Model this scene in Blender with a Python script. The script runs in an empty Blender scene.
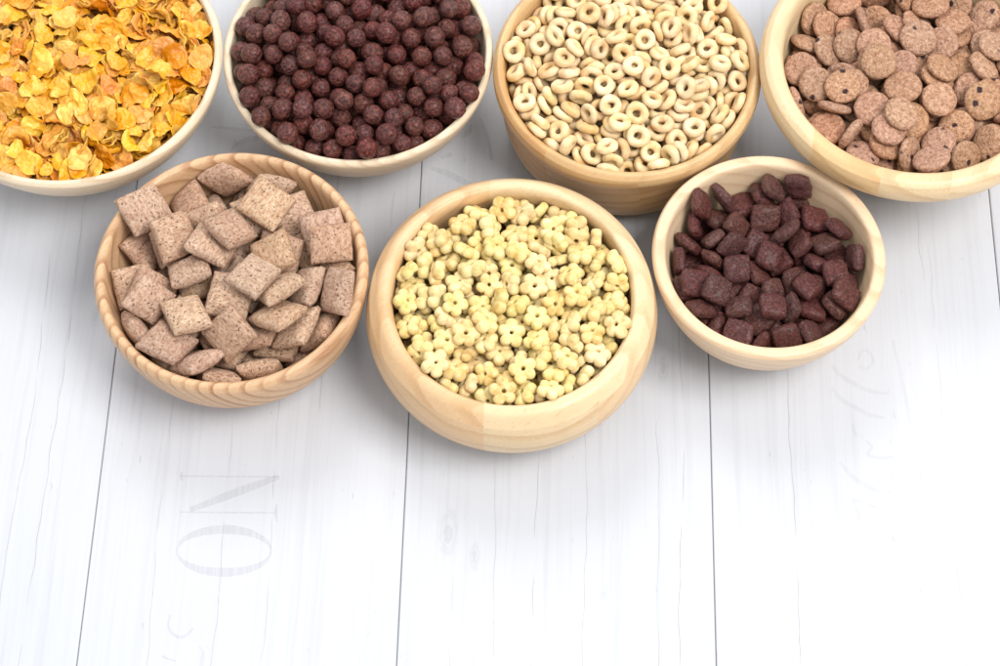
import bpy, math, random
from mathutils import Vector, Matrix, Quaternion, noise as mnoise

sc = bpy.context.scene
C = sc.collection

# ---------------------------------------------------------------- camera: looking down at the table, 63 degrees below level
TILT = math.radians(63); DIST = 1.10
cam_data = bpy.data.cameras.new('camera'); cam = bpy.data.objects.new('camera', cam_data); C.objects.link(cam)
cam.location = (0, -DIST*math.cos(TILT), DIST*math.sin(TILT))
cam.rotation_euler = (math.pi/2-TILT, 0, 0)
cam_data.sensor_width = 36; cam_data.lens = 72
cam_data.clip_start = .02; cam_data.clip_end = 50
cam_data.dof.use_dof = False; cam_data.dof.focus_distance = 1.07; cam_data.dof.aperture_fstop = 14
sc.camera = cam

# ---------------------------------------------------------------- light: a bright studio, one large softbox at the right, a weaker one at the back
world = bpy.data.worlds.new('World'); sc.world = world; world.use_nodes = True
bg = world.node_tree.nodes['Background']
bg.inputs['Color'].default_value = (.93, .96, 1.0, 1); bg.inputs['Strength'].default_value = .70

def softbox(name, loc, aim, size, power, col):
    d = bpy.data.lights.new(name, 'AREA'); d.shape = 'SQUARE'; d.size = size; d.energy = power; d.color = col
    o = bpy.data.objects.new(name, d); C.objects.link(o); o.location = loc
    o.rotation_euler = (Vector(aim)-Vector(loc)).to_track_quat('-Z', 'Y').to_euler()
    return o
softbox('softbox_key', (.95, -.50, 1.95), (0.05, .03, 0), 1.0, 36.5, (1, .985, .96))
softbox('softbox_rear', (-.30, 1.3, 1.6), (0, .1, 0), .9, 14.0, (1, .99, .97))

sc.view_settings.view_transform = 'Standard'; sc.view_settings.look = 'None'
sc.view_settings.exposure = .18; sc.view_settings.gamma = 1
sc.cycles.max_bounces = 5; sc.cycles.diffuse_bounces = 2; sc.cycles.glossy_bounces = 2; sc.cycles.transparent_max_bounces = 4; sc.cycles.use_denoising = True

# ---------------------------------------------------------------- node helpers
class NT:
    def __init__(s, name):
        s.m = bpy.data.materials.new(name); s.m.use_nodes = True; s.t = s.m.node_tree
        s.bsdf = s.t.nodes['Principled BSDF']; s.out = s.t.nodes['Material Output']
    def node(s, typ, ins=None, **kw):
        n = s.t.nodes.new(typ)
        for k, v in kw.items(): setattr(n, k, v)
        for k, v in (ins or {}).items(): s.put(n, k, v)
        return n
    def put(s, n, k, v):
        if isinstance(v, bpy.types.NodeSocket): s.t.links.new(v, n.inputs[k])
        elif v is not None:
            if isinstance(v, tuple) and len(v) == 3 and n.inputs[k].type == 'RGBA': v = (*v, 1)
            n.inputs[k].default_value = v
    def math(s, op, a, b=None, c=None, clamp=False):
        n = s.t.nodes.new('ShaderNodeMath'); n.operation = op; n.use_clamp = clamp
        for i, v in enumerate((a, b, c)):
            if v is not None: s.put(n, i, v)
        return n.outputs[0]
    def coord(s, which='Object'): return s.node('ShaderNodeTexCoord').outputs[which]
    def mapping(s, v, loc=(0, 0, 0), rot=(0, 0, 0), scale=(1, 1, 1)):
        return s.node('ShaderNodeMapping', {'Vector': v, 'Location': loc, 'Rotation': rot, 'Scale': scale}).outputs[0]
    def noise(s, v, scale, detail=3, rough=.55, dist=0, out=0):
        return s.node('ShaderNodeTexNoise', {'Vector': v, 'Scale': scale, 'Detail': detail, 'Roughness': rough, 'Distortion': dist}).outputs[out]
    def ramp(s, f, *stops):
        n = s.node('ShaderNodeValToRGB', {'Fac': f}); e = n.color_ramp.elements
        while len(e) < len(stops): e.new(.5)
        for el, (p, c) in zip(e, stops):
            el.position = p; el.color = (*c, 1) if isinstance(c, tuple) else (c, c, c, 1)
        return n.outputs[0]
    def mix(s, f, a, b, mode='MIX'):
        n = s.t.nodes.new('ShaderNodeMix'); n.data_type = 'RGBA'; n.blend_type = mode
        s.put(n, 0, f)
        for i, v in ((6, a), (7, b)):
            if isinstance(v, tuple) and len(v) == 3: v = (*v, 1)
            s.put(n, i, v)
        return n.outputs[2]
    def vmath(s, op, a, b=None, out=0):
        n = s.t.nodes.new('ShaderNodeVectorMath'); n.operation = op
        s.put(n, 0, a)
        if b is not None: s.put(n, 1, b)
        return n.outputs[out]
    def bump(s, h, dist, strength=1, normal=None):
        n = s.node('ShaderNodeBump', {'Height': h, 'Distance': dist, 'Strength': strength})
        if normal is not None: s.put(n, 'Normal', normal)
        return n.outputs[0]
    def surf(s, **kw):
        for k, v in kw.items(): s.put(s.bsdf, k.replace('_', ' '), v)
        return s.m

def mesh_obj(name, vs, fs, mat, parent=None, smooth=True):
    m = bpy.data.meshes.new(name); m.from_pydata([tuple(v) for v in vs], [], fs); m.update()
    if smooth: m.polygons.foreach_set('use_smooth', [True]*len(m.polygons))
    m.materials.append(mat)
    o = bpy.data.objects.new(name, m); C.objects.link(o); o.parent = parent
    return o

# ---------------------------------------------------------------- tabletop: white painted planks running away from the camera
YAW = -.025            # the planks lean a little to the right as they run back
PLANK_W = .1622; PLANK_0 = -.0478
EDGES = [PLANK_0+PLANK_W*k for k in range(-4, 6)]

def table_material():
    n = NT('white_painted_planks'); co = n.coord()
    sep = n.node('ShaderNodeSeparateXYZ', {'Vector': co}); X, Y = sep.outputs[0], sep.outputs[1]
    pid = n.math('FLOOR', n.math('DIVIDE', n.math('SUBTRACT', X, PLANK_0), PLANK_W))
    rnd = n.node('ShaderNodeTexWhiteNoise', {'W': n.math('MULTIPLY', pid, 3.7)}, noise_dimensions='1D').outputs['Color']
    off = n.vmath('MULTIPLY', rnd, (3, 3, 3))
    base = n.vmath('ADD', co, off)
    # grain wanders a little from side to side
    wob = n.math('MULTIPLY', n.math('SUBTRACT', n.noise(n.mapping(base, scale=(14, 5, 1)), 1, 2), .5), .007)
    cmb = n.node('ShaderNodeCombineXYZ', {'X': wob}).outputs[0]
    g = n.vmath('ADD', base, cmb)
    fine = n.noise(n.mapping(g, scale=(430, 8, 1)), 1, 3, .6)
    mid = n.noise(n.mapping(g, scale=(210, 5, 1)), 1, 3, .6)
    wide = n.noise(n.mapping(g, scale=(45, 2.2, 1)), 1, 3, .5)
    patch = n.noise(n.mapping(base, scale=(9, 6, 1)), 1, 3, .5)
    f1 = n.ramp(fine, (.50, 0.0), (.72, 1.0)); f2 = n.ramp(mid, (.54, 0.0), (.66, 1.0)); f3 = n.ramp(wide, (.45, 0.0), (.75, 1.0))
    pm = n.ramp(patch, (.34, .60), (.60, 1.0))
    amt = n.math('ADD', n.math('MULTIPLY', f1, .45), n.math('ADD', n.math('MULTIPLY', f2, .60), n.math('MULTIPLY', f3, .22)))
    amt = n.math('MULTIPLY', n.math('MULTIPLY', amt, pm), .46)
    # small knots
    kn = 0.0
    jit = n.math('MULTIPLY', n.math('SUBTRACT', n.noise(co, 260, 2), .5), .0042)
    for (kx, ky, s, st) in ((.0895, -.020, .0042, .55), (-.024, -.118, .0075, .42), (-.010, -.131, .004, .4), (-.2235, .004, .004, .45), (-.268, -.085, .006, .3), (.058, -.150, .003, .3)):
        v = n.node('ShaderNodeCombineXYZ', {'X': n.math('SUBTRACT', X, kx), 'Y': n.math('MULTIPLY', n.math('SUBTRACT', Y, ky), .38)}).outputs[0]
        ds = n.vmath('LENGTH', v, out=1)
        r = n.math('DIVIDE', n.math('ADD', ds, jit), s)
        k = n.ramp(r, (.0, .75), (.22, .9), (.34, .15), (.55, .55), (.72, .08), (1.0, 0.0))
        kn = n.math('MAXIMUM', kn, n.math('MULTIPLY', k, st))
    cr = n.math('MULTIPLY', kn, .55)
    tone = n.mix(n.ramp(n.noise(n.mapping(base, scale=(5, 3, 1)), 1, 3), (.35, 0.0), (.65, 1.0)), (.585, .602, .645), (.62, .632, .668))
    col = n.mix(amt, tone, (.47, .475, .50)); col = n.mix(cr, col, (.22, .22, .24))
    spk = n.ramp(n.noise(n.mapping(base, scale=(420, 90, 1)), 1, 2), (.735, 0.0), (.76, 1.0))
    col = n.mix(n.math('MULTIPLY', spk, .28), col, (.30, .30, .33))
    return n.surf(Base_Color=col, Roughness=.48, Specular_IOR_Level=.35, Normal=n.bump(mid, .0003, .35))

def build_table():
    vs, fs = [], []
    y0, y1, top, bot, g, bv = -.75, .75, 0.0, -.018, .00022, .0006
    for a, b in zip(EDGES, EDGES[1:]):
        p = [(a+g, bot), (a+g, top-bv), (a+g+bv*.4, top-bv*.25), (a+g+bv, top), (b-g-bv, top), (b-g-bv*.4, top-bv*.25), (b-g, top-bv), (b-g, bot)]
        k = len(vs); n = len(p)
        for y in (y0, y1):
            for x, z in p: vs.append((x, y, z))
        for i in range(n):
            j = (i+1) % n
            fs.append((k+i, k+n+i, k+n+j, k+j) if False else (k+i, k+j, k+n+j, k+n+i))
        fs.append(tuple(k+i for i in reversed(range(n)))); fs.append(tuple(k+n+i for i in range(n)))
    o = mesh_obj('tabletop', vs, fs, table_material(), smooth=False)
    import bmesh
    bm = bmesh.new(); bm.from_mesh(o.data); bmesh.ops.recalc_face_normals(bm, faces=bm.faces); bm.to_mesh(o.data); bm.free()
    o.rotation_euler = (0, 0, YAW); o['kind'] = 'structure'
    o['label'] = 'white painted tabletop of wide wooden planks with faint grey print'
    n = NT('dark_underlay'); m = n.surf(Base_Color=(.33, .33, .34), Roughness=.9)
    u = mesh_obj('underlay', [(EDGES[0], -.75, -.0012), (EDGES[-1], -.75, -.0012), (EDGES[-1], .75, -.0012), (EDGES[0], .75, -.0012)], [(0, 1, 2, 3)], m, o, False)
    return o
table = build_table()

# faded grey print on the planks: strokes as thin ribbons on the paint
def ribbon(pts, closed=False):
    """pts: (x, y, width) in metres on the table"""
    vs, fs = [], []; n = len(pts)
    for i, (x, y, w) in enumerate(pts):
        a = pts[(i-1) % n] if (closed or i) else pts[0]; b = pts[(i+1) % n] if (closed or i < n-1) else pts[-1]
        d = Vector((b[0]-a[0], b[1]-a[1])); d = d.normalized() if d.length else Vector((1, 0)); q = Vector((-d.y, d.x))*w/2
        vs += [(x+q.x, y+q.y, 0), (x-q.x, y-q.y, 0)]
    for i in range(n if closed else n-1):
        j = (i+1) % n; fs.append((2*i, 2*i+1, 2*j+1, 2*j))
    return vs, fs

def curve_pts(pts, per=8):
    P = [pts[0]]+list(pts)+[pts[-1]]; res = []
    for i in range(1, len(P)-2):
        for k in range(per):
            t = k/per
            res.append(tuple(.5*((2*P[i][a])+(-P[i-1][a]+P[i+1][a])*t+(2*P[i-1][a]-5*P[i][a]+4*P[i+1][a]-P[i+2][a])*t*t+(-P[i-1][a]+3*P[i][a]-3*P[i+1][a]+P[i+2][a])*t**3) for a in range(3)))
    return res+[tuple(pts[-1])]

def print_material(name, alpha):
    n = NT(name); co = n.coord()
    wear = n.ramp(n.noise(n.mapping(co, scale=(420, 14, 1)), 1, 4, .75), (.30, .25), (.58, 1.0))
    return n.surf(Base_Color=(.52, .53, .55), Roughness=.6, Alpha=n.math('MULTIPLY', wear, alpha))

def lettering(name, strokes, mat, z):
    vs, fs = [], []
    for pts, closed in strokes:
        a, b = ribbon(pts if closed else curve_pts(pts), closed); k = len(vs)
        vs += a; fs += [tuple(i+k for i in f) for f in b]
    o = mesh_obj(name, [(x, y, z) for x, y, _ in vs], fs, mat, None, False)
    o.parent = table; o.matrix_parent_inverse = table.matrix_basis.inverted()
    return o

# thin drying cracks in the paint, each a fine wandering line: x, y from, y to, width, darkness
CRACKS = ((.1575, -.30, .00, .0005, .50), (.0212, -.22, -.11, .0005, .38), (.0480, -.30, -.04, .0005, .22), (.098, -.20, .10, .0006, .42),
    (.086, -.30, .02, .0005, .25), (-.238, -.25, .05, .0006, .35), (-.0950, -.05, .25, .0006, .38), (-.062, .00, .25, .0006, .45),
    (-.253, -.2, .03, .0006, .3), (-.142, -.28, -.04, .0005, .25), (-.117, -.24, -.03, .0005, .28), (-.175, -.3, -.04, .0005, .22), (.0, -.25, -.07, .0004, .25),
    (-.02, -.3, -.13, .0004, .2), (.24, -.3, .1, .0004, .16), (.33, -.3, .1, .0004, .2), (.235, .04, .3, .0004, .3), (-.30, -.3, .1, .0004, .25))
def build_cracks():
    R = random.Random(3); vs, fs = [], []
    for ci, (x0, y0, y1, w, s) in enumerate(CRACKS):
        y = y0
        while y < y1:
            L = R.uniform(.015, .075); n = max(3, int(L/.004)); pts = []
            for k in range(n+1):
                yy = y+L*k/n; t = max(0, math.sin(math.pi*k/n))**.6
                xx = x0+.0032*mnoise.noise(Vector((ci*3.3, yy*9, 0)))+.0012*mnoise.noise(Vector((ci*3.3, yy*60, 5)))
                pts.append((xx, yy, max(.00004, w*(.22+s*.9)*t*R.uniform(.6, 1.1))))
            a, b = ribbon(pts); k = len(vs); vs += [(p[0], p[1], .00008) for p in a]; fs += [tuple(i+k for i in f) for f in b]
            y += L+(R.uniform(.004, .03) if R.random() < .6 else -.004)
    n = NT('crack_grey')  # one flat grey for all the crack lines
    m = n.surf(Base_Color=(.42, .42, .44), Roughness=.9)
    return mesh_obj('paint_crack', vs, fs, m, table, False)
build_cracks()

PRINT_NO = [([(-0.1698, -0.0852, 0.00083), (-0.1433, -0.0855, 0.00083), (-0.1172, -0.0857, 0.00083)], False), ([(-0.1683, -0.1057, 0.00083), (-0.142, -0.106, 0.00083), (-0.1183, -0.1062, 0.00083)], False), ([(-0.1689, -0.0829, 0.0011), (-0.1693, -0.0852, 0.00138), (-0.1685, -0.088, 0.0011)], False), ([(-0.1175, -0.1011, 0.00083), (-0.1178, -0.1062, 0.00165), (-0.117, -0.1113, 0.00083)], False), ([(-0.1631, -0.1045, 0.00275), (-0.1467, -0.0977, 0.0044), (-0.1318, -0.0915, 0.0044), (-0.1172, -0.0857, 0.00275)], False), ([(-0.1193, -0.1275, 0.0011), (-0.1195, -0.129, 0.00125), (-0.12, -0.1306, 0.00154), (-0.1209, -0.132, 0.00193), (-0.1223, -0.1334, 0.00237), (-0.124, -0.1347, 0.00284), (-0.126, -0.1359, 0.00331), (-0.1284, -0.1369, 0.00376), (-0.131, -0.1378, 0.00416), (-0.1338, -0.1384, 0.00449), (-0.1368, -0.1389, 0.00474), (-0.1399, -0.1392, 0.0049), (-0.1431, -0.1393, 0.00495), (-0.1463, -0.1392, 0.0049), (-0.1494, -0.1389, 0.00474), (-0.1525, -0.1384, 0.00449), (-0.1554, -0.1378, 0.00416), (-0.1581, -0.1369, 0.00376), (-0.1605, -0.1359, 0.00331), (-0.1627, -0.1347, 0.00284), (-0.1646, -0.1334, 0.00237), (-0.1661, -0.132, 0.00193), (-0.1672, -0.1306, 0.00154), (-0.168, -0.129, 0.00125), (-0.1683, -0.1275, 0.0011), (-0.1682, -0.1259, 0.00125), (-0.1677, -0.1244, 0.00154), (-0.1668, -0.1229, 0.00193), (-0.1655, -0.1215, 0.00237), (-0.1638, -0.1202, 0.00284), (-0.1617, -0.119, 0.00331), (-0.1594, -0.118, 0.00376), (-0.1568, -0.1171, 0.00416), (-0.1539, -0.1164, 0.00449), (-0.1509, -0.1159, 0.00474), (-0.1478, -0.1156, 0.0049), (-0.1446, -0.1155, 0.00495), (-0.1413, -0.1156, 0.0049), (-0.1382, -0.1159, 0.00474), (-0.1351, -0.1164, 0.00449), (-0.1322, -0.1171, 0.00416), (-0.1294, -0.118, 0.00376), (-0.127, -0.119, 0.00331), (-0.1248, -0.1202, 0.00284), (-0.1229, -0.1215, 0.00237), (-0.1214, -0.1229, 0.00193), (-0.1203, -0.1244, 0.00154), (-0.1196, -0.1259, 0.00125)], True), ([(-0.1693, -0.1624, 0.00083), (-0.17, -0.1672, 0.0011), (-0.1681, -0.1715, 0.00138), (-0.1639, -0.1742, 0.00165), (-0.1599, -0.1731, 0.00165), (-0.157, -0.1694, 0.00138)], False), ([(-0.1718, -0.1842, 0.0011), (-0.1686, -0.1858, 0.0011), (-0.1645, -0.1869, 0.00083)], False), ([(-0.1533, -0.1795, 0.00083), (-0.1511, -0.1821, 0.00165), (-0.1512, -0.1874, 0.0022), (-0.1514, -0.1926, 0.0022)], False)]
PRINT_SCRIPT = [([(0.1956, -0.0166, 0.00124), (0.1982, -0.0111, 0.00165), (0.2025, -0.0123, 0.00165), (0.2036, -0.0178, 0.00165), (0.2, -0.022, 0.00165), (0.1958, -0.0202, 0.00124)], False), ([(0.1811, -0.0196, 0.00165), (0.185, -0.0257, 0.00248), (0.1917, -0.0305, 0.00248), (0.2005, -0.0353, 0.00248), (0.2107, -0.0371, 0.00124)], False), ([(0.1801, -0.0335, 0.00165), (0.1849, -0.0407, 0.00248), (0.1921, -0.0454, 0.00248), (0.1993, -0.0496, 0.00248), (0.2078, -0.0514, 0.00124)], False), ([(0.1898, -0.0549, 0.00124), (0.19, -0.0584, 0.00165), (0.1907, -0.0625, 0.00124)], False), ([(0.1959, -0.0649, 0.00165), (0.1988, -0.0684, 0.00165), (0.1963, -0.073, 0.00165), (0.2025, -0.0748, 0.00165), (0.2095, -0.0742, 0.00165)], False), ([(0.181, -0.0771, 0.00165), (0.1868, -0.0852, 0.00248), (0.1953, -0.0915, 0.00248), (0.2019, -0.0943, 0.00248), (0.2084, -0.0932, 0.00124)], False), ([(0.1863, -0.0977, 0.00165), (0.1874, -0.1045, 0.00248), (0.1899, -0.1124, 0.00248), (0.1952, -0.118, 0.00248), (0.2027, -0.1219, 0.00165)], False), ([(0.1873, -0.0989, 0.00124), (0.195, -0.1017, 0.00206), (0.2046, -0.1057, 0.00124)], False), ([(0.2158, -0.0043, 0.00165), (0.2196, -0.0407, 0.00206), (0.2226, -0.0829, 0.00206), (0.2205, -0.1158, 0.00124)], False)]
PRINT_BACK = [([(-0.1672, 0.1342, 0.0011), (-0.1537, 0.1328, 0.0022), (-0.1356, 0.1308, 0.00165)], False), ([(-0.1557, 0.1178, 0.0011), (-0.1514, 0.1226, 0.00275), (-0.1446, 0.126, 0.00385), (-0.1377, 0.1267, 0.0022)], False), ([(-0.0402, 0.1063, 0.00165), (-0.031, 0.103, 0.00385), (-0.0217, 0.0976, 0.00385), (-0.0137, 0.0936, 0.0022)], False), ([(-0.022, 0.1267, 0.00165), (-0.0185, 0.1308, 0.00385), (-0.0163, 0.1363, 0.00165)], False), ([(-0.034, 0.1131, 0.00165), (-0.0277, 0.1158, 0.0033)], False), ([(-0.0116, 0.1404, 0.00165), (-0.0069, 0.1253, 0.0022), (-0.0046, 0.1117, 0.00165)], False)]
lettering('printed_letters', PRINT_NO, print_material('faded_print', .19), .00012)
lettering('printed_script', PRINT_SCRIPT, print_material('very_faded_print', .10), .00012)
lettering('printed_pattern', PRINT_BACK, print_material('smudged_print', .17), .00012)

# ---------------------------------------------------------------- cereal piece shapes (metres)
def rgen(seed):
    return random.Random(seed)

def vnoise(p, f, seed=0.0):
    return mnoise.noise(Vector((p[0]*f+seed*13.7, p[1]*f-seed*7.3, p[2]*f+seed*3.1)))

def grid_mesh(rows, closed_poles=None):
    """rows: list of rings (equal length lists of points); joins them; poles = (first point, last point)"""
    vs, fs = [], []
    n = len(rows[0])
    for r in rows: vs += r
    for i in range(len(rows)-1):
        for j in range(n):
            k = (j+1) % n
            fs.append((i*n+j, i*n+k, (i+1)*n+k, (i+1)*n+j))
    if closed_poles:
        a, b = closed_poles
        ia = len(vs); vs.append(a); ib = len(vs); vs.append(b)
        for j in range(n):
            k = (j+1) % n
            fs.append((ia, k, j)); fs.append((ib, (len(rows)-1)*n+j, (len(rows)-1)*n+k))
    return vs, fs

def ball_shape(seed, lo=False):
    R = rgen(seed); r = .00605*R.uniform(.93, 1.06)
    nu, nv = (10, 6) if lo else (36, 22)
    sx, sy, sz = R.uniform(.96, 1.04), R.uniform(.96, 1.04), R.uniform(.93, 1.0)
    def P(u, v):
        d = Vector((math.cos(u)*math.sin(v)*sx, math.sin(u)*math.sin(v)*sy, math.cos(v)*sz))
        k = 1 if lo else 1+.045*vnoise(d, 2.2, seed)+.032*vnoise(d, 5, seed)+.018*vnoise(d, 12, seed)
        return d*r*k
    rows = [[P(2*math.pi*j/nu, math.pi*i/nv) for j in range(nu)] for i in range(1, nv)]
    return grid_mesh(rows, (P(0, 0), P(0, math.pi)))

def ring_shape(seed, lo=False):
    R = rgen(seed); Rm = .00435*R.uniform(.93, 1.07); rt = .00226*R.uniform(.93, 1.08)
    nu, nv = (12, 6) if lo else (40, 18)
    ex = R.uniform(.9, 1.0); fl = R.uniform(.95, 1.12); ph = R.uniform(0, 6.28)
    rows = []
    for i in range(nv+1 if False else nv):
        v = 2*math.pi*i/nv; row = []
        for j in range(nu):
            u = 2*math.pi*j/nu
            t = rt*(1+.10*math.sin(u+ph)+.06*math.sin(3*u+ph*2))
            d = Vector(((Rm+t*math.cos(v))*math.cos(u), (Rm+t*math.cos(v))*math.sin(u)*ex, t*math.sin(v)*fl))
            if not lo:
                k = .00035*vnoise(d, 260, seed)+.00018*vnoise(d, 700, seed)
                d = d+Vector((math.cos(u)*math.cos(v), math.sin(u)*math.cos(v), math.sin(v)))*k
            row.append(d)
        rows.append(row)
    vs, fs = grid_mesh(rows)
    n = nu
    for j in range(n):
        k = (j+1) % n
        fs.append(((nv-1)*n+j, (nv-1)*n+k, k, j))
    return vs, fs

def cookie_shape(seed, lo=False):
    R = rgen(seed); r = .0106*R.uniform(.93, 1.05); t = .0027*R.uniform(.9, 1.12)
    nu, nv = (14, 5) if lo else (48, 26)
    ex = R.uniform(.93, 1.0)
    def P(u, v):
        c, s = math.cos(v), math.sin(v)
        e = math.copysign(abs(c)**.8, c)
        rr = r*abs(s)**.52
        d = Vector((rr*math.cos(u), rr*math.sin(u)*ex, t*e))
        if not lo:
            w = 1+.045*vnoise((math.cos(u), math.sin(u), 0), 1.5, seed)+.018*vnoise((math.cos(u), math.sin(u), 0), 6, seed)
            d = Vector((d.x*w, d.y*w, d.z))
            d.z += (.00028*vnoise(d, 180, seed)+.00018*vnoise(d, 620, seed))*(1 if c > 0 else -1)
        return d
    rows = [[P(2*math.pi*j/nu, math.pi*i/nv) for j in range(nu)] for i in range(1, nv)]
    return grid_mesh(rows, (P(0, 0), P(0, math.pi)))

def cushion_shape(seed, a, b, t, edge, pw, rough, corner, lo=False):
    """square cushion: two domed faces pinched to thin edges, as two grids joined round the rim"""
    R = rgen(seed); n = 6 if lo else 26
    a *= R.uniform(.92, 1.06); b *= R.uniform(.92, 1.06); t *= R.uniform(.88, 1.1)
    sk = R.uniform(-.07, .07); tw = R.uniform(-.10, .10); bx = R.uniform(-.06, .06)
    vs, fs = [], []
    def P(i, j, s):
        u, v = -1+2*i/n, -1+2*j/n
        x, y = u, v
        # rounded corners: pull the square's corner in
        m = max(abs(u), abs(v))
        if m > 0:
            l = math.hypot(u, v); q = (m/l) if l else 1
            k = 1-corner*(1-q)*m**2
            x, y = u*k, v*k
        bow = 1-.05*(1-v*v) if corner < .5 else 1
        X = a*x*(1+.04*y*sk*5); Y = b*y
        X += a*sk*y
        h = edge+(t-edge)*((1-abs(u)**pw)*(1-abs(v)**pw))**.62
        z = s*h+tw*t*u*v*1.2+bx*a*(x*x)
        d = Vector((X, Y, z))
        if not lo:
            d.z += s*rough*(vnoise(d, 170, seed+s)+.6*vnoise(d, 420, seed+s)+.45*vnoise((d.x, d.y*3.2, d.z), 330, seed+s))
            e = rough*.9
            d.x += e*vnoise(d, 240, seed+5); d.y += e*vnoise(d, 240, seed+9)
        return d
    N = n+1
    for s in (1, -1):
        for i in range(N):
            for j in range(N): vs.append(P(i, j, s))
    for i in range(n):
        for j in range(n):
            q = (i*N+j, (i+1)*N+j, (i+1)*N+j+1, i*N+j+1)
            fs.append(q); fs.append(tuple(N*N+k for k in reversed(q)))
    rim = [(i, 0) for i in range(n)]+[(n, j) for j in range(n)]+[(n-i, n) for i in range(n)]+[(0, n-j) for j in range(n)]
    for k in range(len(rim)):
        p, q = rim[k], rim[(k+1) % len(rim)]
        A, B = p[0]*N+p[1], q[0]*N+q[1]
        fs.append((B, A, N*N+A, N*N+B))
    return vs, fs

def pillow_shape(seed, lo=False):
    return cushion_shape(seed, .0122, .0114, .0053, .0014, 3.0, .00036, .05, lo)

def cocoa_pillow_shape(seed, lo=False):
    return cushion_shape(seed, .0083, .0077, .0038, .0014, 3.4, .00052, .42, lo)

def flower_shape(seed, lo=False):
    R = rgen(seed); r = .0078*R.uniform(.93, 1.06); t = .0029*R.uniform(.9, 1.1)
    nu, m = (20, 3) if lo else (60, 9)
    hole = .0010*R.uniform(.7, 1.2)
    ph = [R.uniform(.92, 1.07) for _ in range(5)]
    def rad(u):
        k = int(((u/(2*math.pi)*5)+.5) % 5)
        return r*(.69+.32*abs(math.cos(2.5*u))**.7)*ph[k]
    def P(u, f, s):
        """f 0 at hole, 1 at outline"""
        ro = rad(u); rr = hole+(ro-hole)*f
        lobe = abs(math.cos(2.5*u))
        edge = max(0, 1-((f-.58)/.42)**2) if f > .58 else 1
        h = t*(.22+.78*edge**.38) * (1-.26*(1-lobe)*f)
        if f < .12: h *= .55+.45*(f/.12)**.5
        d = Vector((rr*math.cos(u), rr*math.sin(u), s*h))
        if not lo:
            d.z += s*(.00034*vnoise(d, 300, seed)+.00014*vnoise(d, 800, seed))
            d.x += .0002*vnoise(d, 350, seed+3); d.y += .0002*vnoise(d, 350, seed+6)
        return d
    fr = [0, .05, .12, .25, .4, .58, .72, .84, .93, 1.0] if not lo else [0, .5, 1.0]
    rows = [[P(2*math.pi*j/nu, f, 1) for j in range(nu)] for f in fr]
    rows += [[P(2*math.pi*j/nu, f, -1) for j in range(nu)] for f in reversed(fr)]
    vs, fs = grid_mesh(rows); n = nu; L = len(rows)
    for j in range(n):
        k = (j+1) % n
        fs.append(((L-1)*n+j, (L-1)*n+k, k, j))
    return vs, fs

def flake_shape(seed, lo=False):
    R = rgen(seed); r = R.choice((.0046, .0056, .0065, .0074, .0086))*R.uniform(.92, 1.08); t = .00052
    nu, m = (12, 2) if lo else (44, 10)
    am = [R.uniform(-1, 1) for _ in range(6)]; pm = [R.uniform(0, 6.28) for _ in range(6)]
    el = R.uniform(.58, .92); b1 = R.uniform(.15, .62)*R.choice((1, 1, -1)); b2 = R.uniform(-.25, .45)
    def P(u, f, s):
        o = 1+.10*am[0]*math.cos(2*u+pm[0])+.10*am[1]*math.cos(3*u+pm[1])+.05*am[2]*math.cos(5*u+pm[2])+.03*am[3]*math.cos(9*u+pm[3])
        x, y = r*o*f*math.cos(u), r*o*f*el*math.sin(u)
        X, Y = x/r, y/r
        z = r*(b1*X*X+b2*Y*Y+.16*am[4]*X*Y-.12)
        if not lo:
            z += r*.26*vnoise((X, Y, 0), 1.7, seed)+r*.13*vnoise((X, Y, 0), 4.2, seed)+r*.02*vnoise((X, Y, 0), 11, seed)
            z += r*.10*vnoise((math.cos(u), math.sin(u), 5), 1.6, seed)*f**3
        ed = (1-f**6)**.5 if f < 1 else 0
        th = t*(.25+.75*ed)*(1 if lo else 1+.7*vnoise((X, Y, s*4), 3.5, seed))
        return Vector((x, y, z+s*th))
    fr = [i/m for i in range(1, m+1)]
    if not lo: fr = fr[:-1]+[.96, 1.0]
    rows = [[P(2*math.pi*j/nu, f, 1) for j in range(nu)] for f in fr]
    rows += [[P(2*math.pi*j/nu, f, -1) for j in range(nu)] for f in reversed(fr)]
    return grid_mesh(rows, (P(0, 0, 1), P(0, 0, -1)))

SHAPES = dict(cornflake=(flake_shape, 14), ball=(ball_shape, 5), ring=(ring_shape, 6), cookie=(cookie_shape, 5),
              pillow=(pillow_shape, 7), flower=(flower_shape, 6), cocoa_pillow=(cocoa_pillow_shape, 7))

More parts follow.
